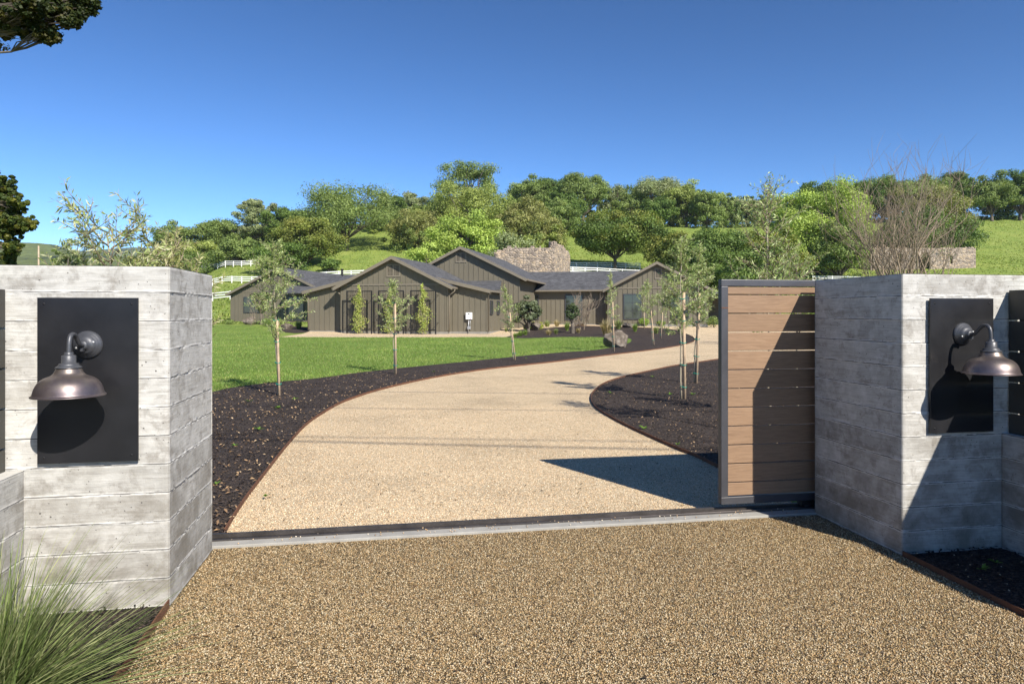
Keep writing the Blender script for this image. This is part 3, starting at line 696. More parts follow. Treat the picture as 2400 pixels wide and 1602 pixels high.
def louver(px0, px1, py0, py1, Q, panels=2):
    (a, zt), (b, zb) = hp(px0, py0, Q), hp(px1, py1, Q)
    m = MB(); m.box(a-.09, b+.09, Q-.05, Q-.002, zb-.09, zb); m.box(a-.09, b+.09, Q-.05, Q-.002, zt, zt+.09)
    for x in [a-.09, b]+([(a+b)/2-.045] if panels == 2 else []): m.box(x, x+.09, Q-.05, Q-.002, zb, zt)
    o = m.build("vent", M['trim'], house)
    m = MB(); m.box(a, b, Q-.006, Q-.001, zb, zt); m.build("dark_backing", M['dark_fill'], o)  # near-black sheet on the wall standing in for shade inside the vent
    m = MB(); k = 8; h = (zt-zb)/k
    for i in range(k):
        z = zb+i*h
        m.prism([(a, Q-.048, z), (a, Q-.01, z+h*.45), (a, Q-.01, z+h*.58), (a, Q-.048, z+.03)], (b-a, 0, 0))
    m.build("louvre", M['trim'], o)
def window(px0, px1, py0, py1, Q, nx=1, ny=1, wall=None):
    if wall is None: (a, zt), (b, zb) = hp(px0, py0, Q), hp(px1, py1, Q)
    else: a, b, zb, zt = wall
    t = .07; m = MB()
    m.box(a-t, b+t, Q-.070, Q-.002, zb-t, zb); m.box(a-t, b+t, Q-.070, Q-.002, zt, zt+t)
    m.box(a-t, a, Q-.070, Q-.002, zb, zt); m.box(b, b+t, Q-.070, Q-.002, zb, zt)
    o = m.build("window", M['gframe'], house)
    m = MB(); m.box(a, b, Q-.044, Q-.004, zb, zt); m.build("pane", M['glass'], o)
    if nx*ny > 1:
        m = MB()
        for i in range(1, nx): x = a+(b-a)*i/nx; m.box(x-.014, x+.014, Q-.060, Q-.043, zb, zt)
        for i in range(1, ny): z = zb+(zt-zb)*i/ny; m.box(a, b, Q-.0602, Q-.0432, z-.014, z+.014)
        m.build("muntin", M['gframe'], o)
    return o
# front gable, the wider low gable behind it, the tall gable, left wing, right wing, right gable
gable(0.0, 8.0, 0, 7.8, 0.02, 5.45, .488, .45, band=3.46)
gable(-2.99, 10.6, .8, 4.5, 0.02, 4.74, .237, .33, band=None)
gable(1.85, 11.35, 7.8, 22, 0.1, 6.80, .49, .65, band=None, sides=(False, True))
gable(-19.05, -8.6, 14.2, 27, .42, 5.85, .46, .28, band=None)
p_, z_ = hp(610, 682.5, 14.2); m = MB(); m.box(-19.0, -8.6, 14.166, 14.2, z_-.05, z_+.05); m.build("band", M['trim'], house)
gable(17.85, 26.0, 13.3, 25, .38, 5.73, .52, .38, band=hp(1480, 675, 13.3)[1])
# long right wing
m = MB(); m.box(11.35, 17.86, 14.3, 24, .25, 3.36); m.build("wall", M['siding'], house)
m = MB(); p = 11.6
while p < 17.8: m.box(p-.028, p+.028, 14.265, 14.31, .55, 3.3); p += .41
m.build("batten", M['siding'], house)
m = MB(); m.box(11.36, 17.84, 14.27, 14.3, .2, .5); m.build("foundation", M['found'], house)
slab("roof", (8.0, 19.2, 5.36), (22.0, 19.2, 5.36), (17.55, 13.8, 3.46), (10.2, 13.8, 3.46), M['shingle'])
slab("roof", (8.0, 19.2, 5.36), (22.0, 19.2, 5.36), (22.0, 24.6, 3.46), (8.0, 24.6, 3.46), M['shingle'])
m = MB(); m.box(11.4, 17.5, 13.69, 13.80, 3.32, 3.45); m.build("gutter", M['trim'], house)
m = MB(); m.box(11.4, 17.5, 13.81, 14.3, 3.31, 3.33); m.build("soffit", M['trim'], house)
# link roofs between the left wing and the tall gable, and the lean-to behind the low gable
slab("roof", (-12.5, 17.8, 5.28), (3.0, 17.8, 5.28), (3.0, 12.0, 3.35), (-12.5, 12.0, 3.35), M['shingle'])
slab("roof", (-12.5, 17.8, 5.28), (3.0, 17.8, 5.28), (3.0, 23.0, 3.4), (-12.5, 23.0, 3.4), M['shingle'])
m = MB(); m.box(-8.6, 2.0, 12.6, 23, .2, 3.4); m.build("wall", M['siding'], house)
slab("roof", (5.8, 7.85, 4.05), (9.9, 7.85, 4.05), (10.75, 4.0, 3.28), (5.8, 4.0, 3.28), M['shingle'])
m = MB(); m.box(6.0, 10.2, 4.5, 7.8, .1, 3.2); m.build("wall", M['siding'], house)
m = MB(); m.tube([(-9.0, 17.8, 5.2), (-9.0, 17.8, 5.75)], .11, 12); m.tube([(-9.0, 17.8, 5.75), (-9.0, 17.8, 5.85)], .16, 12); m.build("vent_pipe", M['black'], house)
m = MB(); m.tube([(-8.7, 17.3, 5.0), (-8.7, 17.3, 5.45)], .05, 10); m.build("vent_pipe", M['black'], house)
louver(908.7, 936, 623, 645.5, 0); louver(1070.4, 1090.8, 595, 612, 7.8); louver(1536.7, 1549, 631, 651, 13.3, 1); louver(645, 654, 643, 655, 14.2, 1)
window(573, 608, 697, 731, 14.2); window(676.5, 711, 697, 748.7, 14.2, 2, 2)
window(1222, 1261, 692.7, 747, 14.3); window(1326, 1363.5, 692.7, 748, 14.3, 2, 3); window(1463, 1502, 690.4, 746.5, 13.3, 2, 3); window(1574, 1613, 690.4, 746.5, 13.3, 2, 3)
for q0 in (1.6, 3.55):      # two narrow windows in the side wall
    m = MB(); zb_, zt_ = 1.42, 2.28; m.box(10.622, 10.68, q0-.07, q0, zb_-.07, zt_+.07); m.box(10.622, 10.68, q0+.55, q0+.62, zb_-.07, zt_+.07); m.box(10.622, 10.68, q0, q0+.55, zb_-.07, zb_); m.box(10.622, 10.68, q0, q0+.55, zt_, zt_+.07)
    o = m.build("window", M['gframe'], house)
    m = MB(); m.box(10.622, 10.652, q0, q0+.55, zb_, zt_); m.build("pane", M['glass'], o)
# downspouts
def spout(pts):
    m = MB(); m.tube(pts, .042, 8); m.build("downspout", M['trim'], house)
spout([(8.52, .0, 3.12), (8.5, .0, 2.98), (8.3, .0, 2.82), (8.1, .03, 2.72), (8.1, .05, 2.6), (8.1, .05, .15)])
spout([(-.42, .0, 3.12), (-.4, 0, 2.98), (-.15, 0, 2.86), (-.08, .1, 2.75)])
spout([(10.98, .55, 2.95), (10.95, .55, 2.84), (10.72, .75, 2.7), (10.7, .85, .15)])
spout([(-3.25, .55, 2.95), (-3.2, .55, 2.84), (-3.05, .7, 2.7), (-3.04, .72, .15)])
spout([(17.6, 13.75, 3.3), (17.6, 13.9, 3.1), (17.72, 13.85, .6)])
# porch beyond the right gable
m = MB(); m.box(26.3, 32, 14.5, 19, 3.05, 3.22); m.build("porch_roof", M['shingle'], house)
m = MB(); m.box(26.0, 32, 18.9, 19.1, .4, 3.05); m.build("porch_wall", M['siding'], house)
for p in (27.1, 29.4, 31.8):
    m = MB(); m.box(p-.07, p+.07, 14.6, 14.74, .3, 3.05); m.build("porch_post", M['trim'], house)

# electrical box
def HE(name, p, q, z, label, cat, group=None): return empty(name, HW(p, q, z), PHI, label, cat, group)
pb, zbx = hp(1100.5, 743, .8)
r = HE("electrical_box", pb, .8, 0, "white electrical box with conduit on the house wall right of the trellises", 'utility box')
m = MB(); m.box(-.215, .215, -.22, -.03, 1.02, 1.50); m.build("cabinet", M['boxwhite'], r, .012)
m = MB(); m.box(-.06, .06, -.226, -.2205, 1.36, 1.44); m.build("meter", M['canopy'], r)
m = MB(); m.box(.1, .16, -.226, -.2205, 1.06, 1.10); m.build("warning_mark", simple("red_mark", (.6, .05, .04), .5, 0, 0), r)
m = MB(); m.tube([(-.04, -.12, 1.02), (-.04, -.12, .1)], .03, 8); m.tube([(.07, -.12, 1.02), (.07, -.12, .5)], .025, 8); m.build("conduit", M['steelgrey'], r)
m = MB(); m.box(-.11, .11, -.19, -.05, .34, .54); m.build("junction_box", M['steelgrey'], r, .01)

# trellises and climbers
def vine(x, h, seed, r):
    rg = np.random.default_rng(seed); m = MB()
    for k in range(5):
        pts = []; px = rg.normal(0, .05)
        for i in range(9):
            z = h*i/8*rg.uniform(.95, 1.0); px += rg.normal(0, .06); pts.append((px, rg.normal(0, .02)-.05, z))
        m.tube(pts, [.014*(1-i/10) for i in range(9)], 5)
    m.build("stem", M['palebark'], r)
    n = 1900; t = rg.random(n)**.9; z = .12+t*h; wd = .30*np.sin(np.clip(t*1.0+.12, 0, 1)*math.pi)**.6*(1-.45*t)+.05
    cl = np.sin(z*6+seed)*.09
    C = np.stack([rg.normal(0, 1, n)*wd*(.75+.35*np.sin(z*4.1+seed*2))+cl, -.06+rg.normal(0, .07, n), z+rg.normal(0, .06, n)], -1)
    N = rg.normal(0, 1, (n, 3))+np.array([0, -1, .5])
    V, Fc = leafquads(C, N, rg.uniform(.06, .12, n), .62, rg)
    cols = np.array([(.32, .40, .08), (.40, .46, .11), (.24, .32, .06), (.46, .45, .17)])[rg.integers(0, 4, n)]*rg.uniform(.8, 1.2, (n, 1))
    npmesh("foliage", V, Fc, M['leaf'], r, np.repeat(cols, 4, 0))
def leafquads(C, N, L, ratio, rg):
    n = len(C); N = N/np.linalg.norm(N, axis=1)[:, None]
    A = rg.normal(0, 1, (n, 3)); A -= N*(A*N).sum(1)[:, None]; A /= np.linalg.norm(A, axis=1)[:, None]+1e-9
    B = np.cross(N, A); L = np.broadcast_to(L, n)[:, None]
    V = np.stack([C-A*L*.5, C-B*L*ratio*.5+A*L*.08, C+A*L*.5, C+B*L*ratio*.5-A*L*.05], 1).reshape(-1, 3)
    return V, np.arange(4*n).reshape(n, 4)
tn = [("left black wire trellis on the front gable", "leafy climber on the left trellis of the front gable"), ("middle black wire trellis on the front gable, behind the young olive tree", "leafy climber on the middle trellis behind the young olive tree"), ("right black wire trellis on the front gable", "leafy climber on the right trellis of the front gable, nearest the electrical box")]
for i, (xa, xb) in enumerate(((1030, 1208), (1260, 1438), (1493, 1672))):
    p0 = hp(480+xa/3.091, 700, -.6)[0]; p1 = hp(480+xb/3.091, 700, -.6)[0]; c = (p0+p1)/2; hw = (p1-p0)/2; zt = 3.03
    r = HE("trellis", c, -.6, 0, tn[i][0], 'trellis', 'wire trellises on the front gable')
    m = MB(); t = .038
    for x in (-hw, hw): m.box(x-t, x+t, -t, t, 0, zt)
    m.box(-hw+t, hw-t, -t, t, zt-2*t, zt-.001); m.box(-hw+t, hw-t, -t, t, .27, .27+2*t)
    m.build("frame", M['black'], r)
    m = MB(); k = int(2*hw/.13)
    for j in range(1, k): x = -hw+2*hw*j/k; m.box(x-.005, x+.005, -.005, .005, .3, zt-.03)
    for j in range(1, 21): z = .3+(zt-.35)*j/21; m.box(-hw+t, hw-t, -.0052, .0052, z-.005, z+.005)
    m.build("wire_mesh", M['black'], r)
    m = MB()
    for z in (.8, 2.7):
        for x in (-hw, hw): m.box(x-.012, x+.012, .0, .6, z-.012, z+.012)
    m.build("wall_bracket", M['black'], r)
    r = HE("climbing_vine", c+(.02, -.05, .03)[i], -.66, 0, tn[i][1], 'climber', 'climbers on the wire trellises')
    vine(c, (3.25, 3.0, 3.3)[i], 40+i, r)

# ---------------------------------------------------------------- rail fences
def rail_fence(pix, label, h=1.3, step=2.4, rails=3, back=0):
    pts = [(a, G(a, b_).y+back) for a, b_ in pix]
    """pts: list of (photo x, distance)"""
    P = []
    for i in range(len(pts)-1):
        a = onT(*pts[i]); b = onT(*pts[i+1]); n = max(1, round((b-a).length/step))
        for k in range(n): q = a.lerp(b, k/n); P.append(Vector((q.x, q.y, float(T(q.x, q.y)))))
    q = onT(*pts[-1]); P.append(q)
    r = empty("rail_fence", P[0], 0, label, 'fence', 'white rail fences on the hillside'); O = P[0]
    m = MB()
    pm = bpy.data.meshes.new("post"); m.box(-.07, .07, -.07, .07, -.3, h); pm.from_pydata(m.v, [], m.f); pm.materials.append(M['white'])
    for p in P[:98]:
        o = bpy.data.objects.new("post", pm); COL.objects.link(o); o.parent = r; o.location = p-O
    for j in range(rails):
        m = MB(); z = h-.12-j*(h-.25)/rails
        for a, b in zip(P[:-1], P[1:]): m.bar(a-O+Vector((0, 0, z)), b-O+Vector((0, 0, z)), .05, .15)
        m.build("rail", M['white'], r)
rail_fence([(420, 712), (498, 706), (540, 702), (620, 698), (700, 696)], "white rail fence just left of the house's left wing, the lowest of the three there")
rail_fence([(430, 672), (498, 669), (590, 664), (700, 657), (765, 653), (852, 649), (1000, 646)], "white rail fence running up behind the left wing and the front gable roof")
rail_fence([(440, 639), (456, 637), (510, 631), (566, 625), (610, 622)], "white rail fence far off under the oaks at the left")
rail_fence([(1290, 641), (1313, 641), (1400, 643), (1488, 648), (1600, 652), (1700, 654)], "white rail fence above the long right wing's roof, by the oak trunk")
rail_fence([(1300, 639), (1400, 641), (1500, 645)], "fainter second white fence just behind the one above the right wing's roof", back=6)
rail_fence([(1905, 662), (1950, 662), (2100, 664)], "short stretch of white fence seen over the concrete pillar below the field ruin", 1.2)

# ---------------------------------------------------------------- ruins
def ragged(name, poly_bot, top, th, mat, root, axis, hole=None):
    pass
def ruin_wall(root, a, b, zb, tops, th, holes=(), seed=0):
    """vertical rubble wall from a to b (local), uneven top line; real openings"""
    a = Vector(a); b = Vector(b); L = (b-a).length; d = (b-a).normalized(); n = Vector((-d.y, d.x, 0))
    nx = max(8, int(L/.16)); rg = random.Random(seed); 
    zt = [np.interp(i/nx, *zip(*tops)) + rg.uniform(-.16, .16) for i in range(nx+1)]
    nz = 36; V = []; Fc = []; Vd = {}
    zmax = max(zt)
    def inside(i, j):
        x = (i+.5)/nx*L; z = zb+(zmax-zb)*(j+.5)/nz
        if z > (zt[i]+zt[i+1])/2: return False
        for (hx, w_, h0, h1, arch) in holes:
            if abs(x-hx) < w_/2 and h0 < z-zb < h1-(arch*(abs(x-hx)/(w_/2))**2 if arch else 0): return False
        return True
    ins = {(i, j): inside(i, j) for i in range(nx) for j in range(nz)}
    def vert(i, j, s):
        k = (i, j, s)
        if k not in Vd:
            z = zb+(zmax-zb)*j/nz; p = a+d*(i/nx*L)+n*(th*s)
            nv = noise.noise(Vector((p.x*2.2+seed, z*3, s*5+p.y*2.2)))*.06
            Vd[k] = len(V); V.append((p.x+n.x*nv+d.x*nv, p.y+n.y*nv+d.y*nv, z+nv*.8))
        return Vd[k]
    for (i, j), v in ins.items():
        if not v: continue
        Fc.append((vert(i, j, 0), vert(i+1, j, 0), vert(i+1, j+1, 0), vert(i, j+1, 0)))
        Fc.append((vert(i, j, 1), vert(i, j+1, 1), vert(i+1, j+1, 1), vert(i+1, j, 1)))
        for (di, dj, q0, q1) in ((1, 0, (i+1, j), (i+1, j+1)), (-1, 0, (i, j+1), (i, j)), (0, 1, (i+1, j+1), (i, j+1)), (0, -1, (i, j), (i+1, j))):
            if not ins.get((i+di, j+dj), False):
                Fc.append((vert(*q0, 0), vert(*q0, 1), vert(*q1, 1), vert(*q1, 0)))
    return V, Fc
def ruin(name, P0, walls, mat, label, tri=None):
    r = empty(name, P0, 0, label, 'ruin')
    for (a, b, zb, tops, th, holes, sd) in walls:
        V, Fc = ruin_wall(r, a, b, zb, tops, th, holes, sd)
        npmesh("wall", V, Fc, mat, r)
Y0 = 84; o0 = onT(1158, Y0); o0.z = 0; x1 = (1292.6-1158)/F*Y0; zz = lambda py, y=Y0: EYE+(HOR-py)/F*y
ruin("stone_ruin", o0, [((0, 0, 0), (x1+.45, -.3, 0), 1.0, [(0, zz(594)), (.03, zz(588)), (.12, zz(585)), (.2, zz(580)), (.27, zz(579)), (.36, zz(580)), (.5, zz(580.5)), (.56, zz(582)), (.62, zz(579.5)), (.72, zz(581)), (.8, zz(580)), (.9, zz(583)), (.94, zz(570)), (1, zz(567))], .8, (), 3),
     ((x1-.35, .1, 0), (x1+2.0, 5.2, 0), 1.0, [(0, zz(567)), (.3, zz(571)), (.7, zz(577)), (.85, zz(582)), (1, zz(592))], -.8, (), 5),
     ((0, 0, 0), (.9, 5.2, 0), 1.0, [(0, zz(594)), (1, zz(598))], -.8, (), 6)],
     M['rubble'], "tall roofless stone ruin with a ragged top and one higher corner, behind the house roof")
Y1 = 128; o1 = onT(2047, Y1); zb1 = o1.z-.6; o1z = o1.z; o1.z = 0; x1 = (2287-2047)/F*Y1; zt1 = EYE+(HOR-581.5)/F*Y1
ppm = F/Y1
ruin("stone_ruin", o1, [((0, 0, 0), (x1, 0, 0), zb1, [(0, zt1), (.3, zt1+.1), (.31, zt1-.02), (1, zt1+.12)], .6,
      (((2106.0-2047)/ppm+.3, .95, 1.9, 3.6, 0), ((2163.-2047)/ppm+.6, 1.7, .5, 3.95, .9), ((2230.5-2047)/ppm, .42, 1.8, 3.3, 0)), 11),
     ((0, .3, 0), (-5.2, 9.5, 0), zb1, [(0, zt1), (.5, zt1+.1), (1, zt1-.4)], .6, ((3.2, 1.2, 1.6, 3.4, 0),), 12)],
     M['rubble2'], "long low roofless stone ruin with an arched doorway in the pasture at the right")

# ---------------------------------------------------------------- boulders
def boulder(px, y, wpx, hpx, label, seed, group=None, dark=False):
    w_ = wpx/F*y; h_ = hpx/F*y; c = onT(px, y)
    bm = bmesh.new(); bmesh.ops.create_icosphere(bm, subdivisions=5, radius=1)
    rr = random.Random(seed); planes = [(Vector((rr.gauss(0, 1), rr.gauss(0, 1), rr.gauss(.3, .8))).normalized(), rr.uniform(.55, .9)) for _ in range(16)]
    for v in bm.verts:
        d = v.co.normalized(); k = 1.15
        for n_, o_ in planes:
            t = d.dot(n_)
            if t > .05: k = min(k, o_/t)
        k *= 1+.06*noise.fractal(d*2.2+Vector((seed, 0, 0)), .8, 2, 4)+.03*noise.noise(d*7)
        v.co = d*k
    xs = [v.co.x for v in bm.verts]; zs = [v.co.z for v in bm.verts]
    sx = w_/(max(xs)-min(xs)); sz = h_*1.18/(max(zs)-min(zs)); z0 = min(zs)
    for v in bm.verts: v.co = Vector((v.co.x*sx, v.co.y*sx*.8, (v.co.z-z0)*sz-h_*.18))
    me = bpy.data.meshes.new("boulder"); bm.to_mesh(me); bm.free(); me.polygons.foreach_set('use_smooth', [True]*len(me.polygons))
    o = link("boulder", me, M['stone']); o.location = c
    try: me.set_sharp_from_angle(angle=R(28))
    except Exception: pass
    return tag(o, label, 'boulder', group)
boulder(1444, 29.3, 60, 41, "large pale grey boulder where the lawn ends, behind a young staked olive", 3)
boulder(1254, 51.5, 29, 20, "boulder with a yellow-green shrub growing over it by the house's right wing", 8)
boulder(1469, 55, 26, 12, "low dark boulder below the large window of the right gable", 12)
boulder(1357, 58, 26, 9, "flat pale boulder at the foot of the bare red-twigged shrub", 15)
boulder(584, 60, 31, 19, "brown boulder below the left window of the left wing", 21)
boulder(673, 52.5, 28, 15, "tan boulder in the small mulch bed at the corner of the low gable", 22)

# ---------------------------------------------------------------- utility pole
P = at(90.5, 640, 95); r = empty("utility_pole", (P.x, P.y, float(T(P.x, P.y))), 0, "pale wooden utility pole rising over the left pillar before the far hills", 'pole')
m = MB(); m.tube([(0, 0, -.5), (0, 0, EYE+(HOR-576)/F*95-float(T(P.x, P.y)))], [.14, .10], 10); m.build("shaft", M['pole'], r)
# overhead wires crossing behind and above the viewer (their faint shadows lie on the drive)
shd = Vector((TRAVEL.x, TRAVEL.y))/(-TRAVEL.z)
hgt = 8.6
for i, (ya, yb, rad, lab) in enumerate(((7.9, 7.45, .022, "lowest of the overhead power wires, casting the nearest faint line on the drive"), (10.65, 10.35, .014, "overhead power wire casting the middle faint shadow line on the drive"), (12.85, 12.5, .016, "overhead power wire casting the farthest faint shadow line on the drive"), (8.2, 7.9, .013, "thin overhead cable running just beside the lowest wire"))):
    k = (yb-ya)/4.0; h = hgt
    pts = []
    for t in range(-12, 13):
        X = t*3.0; Yg = ya+k*(X+2.4); sag = .0025*X*X
        pts.append((X-shd.x*h, Yg-shd.y*h, h+sag))
    m = MB(); m.tube(pts, rad, 6); tag(m.build("power_wire", M['wire']), lab, 'wire', 'overhead power wires')
# ---------------------------------------------------------------- trees
def rdir(rg, n): 
    d = rg.normal(0, 1, (n, 3)); return d/np.linalg.norm(d, axis=1)[:, None]
def clump_leaves(rg, C, Rc, n_each, L, pal, flat=.62, up=.35, var=.22):
    """leaf faces spread through leafy clumps; every clump has its own tint"""
    k = len(C); ci = np.repeat(np.arange(k), n_each); n = len(ci)
    d = rdir(rg, n); rad = rg.random(n)**.45
    P = C[ci]+d*np.stack([Rc[ci], Rc[ci], Rc[ci]*flat], -1)*rad[:, None]
    N = d*.8+rdir(rg, n)*.75; N[:, 2] += up
    V, Fc = leafquads(P, N, rg.uniform(.65, 1.3, n)*L, .8, rg)
    pal = np.array(pal); pc = pal[rg.integers(0, len(pal), k)]*rg.uniform(1-var, 1+var, (k, 1))
    col = pc[ci]*rg.uniform(.72, 1.28, (n, 1)); alt = pal[rg.integers(0, len(pal), n)]; col = col*.75+alt*.25
    return V, Fc, np.repeat(col, 4, 0)
def curve_pts(a, b, bend, rg, n=6):
    a = Vector(a); b = Vector(b); L = (b-a).length; m = (a+b)/2+Vector((rg.normal(0, .1)*L, rg.normal(0, .1)*L, bend*L))
    out = []
    for i in range(n+1):
        t = i/n; p = a*(1-t)**2+m*2*t*(1-t)+b*t*t
        if 0 < i < n: p += Vector((rg.normal(0, .02), rg.normal(0, .02), rg.normal(0, .015)))*L
        out.append(p)
    return out
def oak(name, x, y, zg, H, w, pal, label, seed, trunk=.22, nc=60, leaf=.34, nl=12000, dens=1.0, lean=0.0, group='oaks and other trees on the hillside', cat='tree', airy=.0, bark='bark', flat=.6, skew=0.0, parts=True):
    rg = np.random.default_rng(seed); r = empty(name, (x, y, zg-.1), 0, label, cat, group)
    zt = trunk*H; rx = w/2; rz = (H-zt)/2; cz = zt+rz
    d = rdir(rg, nc); d[:, 2] = np.where(d[:, 2] < -.8, -d[:, 2], d[:, 2])
    ph = rg.uniform(0, 6, 4); lob = 1+.16*np.sin(3*np.arctan2(d[:, 1], d[:, 0])+ph[0])+.12*np.sin(5*d[:, 2]+ph[1])+.14*np.sin(7*d[:, 0]+ph[2])
    rr = (rg.uniform(.3, 1.0, nc)**.55)*lob*1.08
    Rc = rx*rg.uniform(.19, .34, nc)*(60/nc)**.33
    C = np.stack([d[:, 0]*rr*(rx-Rc)+skew*d[:, 2]*rx, d[:, 1]*rr*(rx*.9-Rc), cz+d[:, 2]*rr*(rz-Rc*.5)], -1)
    m = MB(); th = max(.12, .028*H)*(1+.25*rg.random()); fork = Vector((lean*H*.3, 0, zt*1.05))
    m.tube([(0, 0, -.3), (lean*H*.05, 0, zt*.3), (lean*H*.18, 0, zt*.7), fork], [th*1.5, th*1.05, th*.9, th*.85], 9)
    o = m.build("trunk", M[bark], r)
    m = MB(); order = rg.permutation(nc)[:18 if parts else 8]
    for i in order:
        p = curve_pts(fork+Vector((0, 0, -.1)), C[i]*.96, .04, rg, 5)
        m.tube(p, [th*.42*(1-t/6.5)+.02 for t in range(6)], 6)
        for j in rg.integers(0, nc, 2):
            if np.linalg.norm(C[j]-np.array(p[3])) < rx*.8: m.tube(curve_pts(p[3], C[j], .05, rg, 3), [th*.22, th*.16, th*.1, .02], 5)
    m.build("limb", M[bark], r)
    V, Fc, col = clump_leaves(rg, C, Rc, max(20, int(nl/nc)), leaf, pal, flat)
    npmesh("crown", V, Fc, M['leaf'], r, col)
    return r
LIGHT = [(.30, .36, .09), (.35, .41, .12), (.25, .31, .08)]
BRIGHT = [(.34, .45, .09), (.40, .50, .12), (.28, .38, .08)]
MID = [(.20, .27, .075), (.25, .32, .10), (.16, .225, .06)]
DARK = [(.12, .19, .04), (.16, .235, .055), (.09, .15, .035)]
GOLD = [(.21, .24, .05), (.15, .20, .04), (.24, .25, .055), (.17, .215, .045)]
OLIV = [(.25, .26, .08), (.30, .305, .11), (.20, .23, .065)]
GREY = [(.27, .32, .15), (.33, .37, .19), (.22, .27, .12)]
k_ = 1.0217
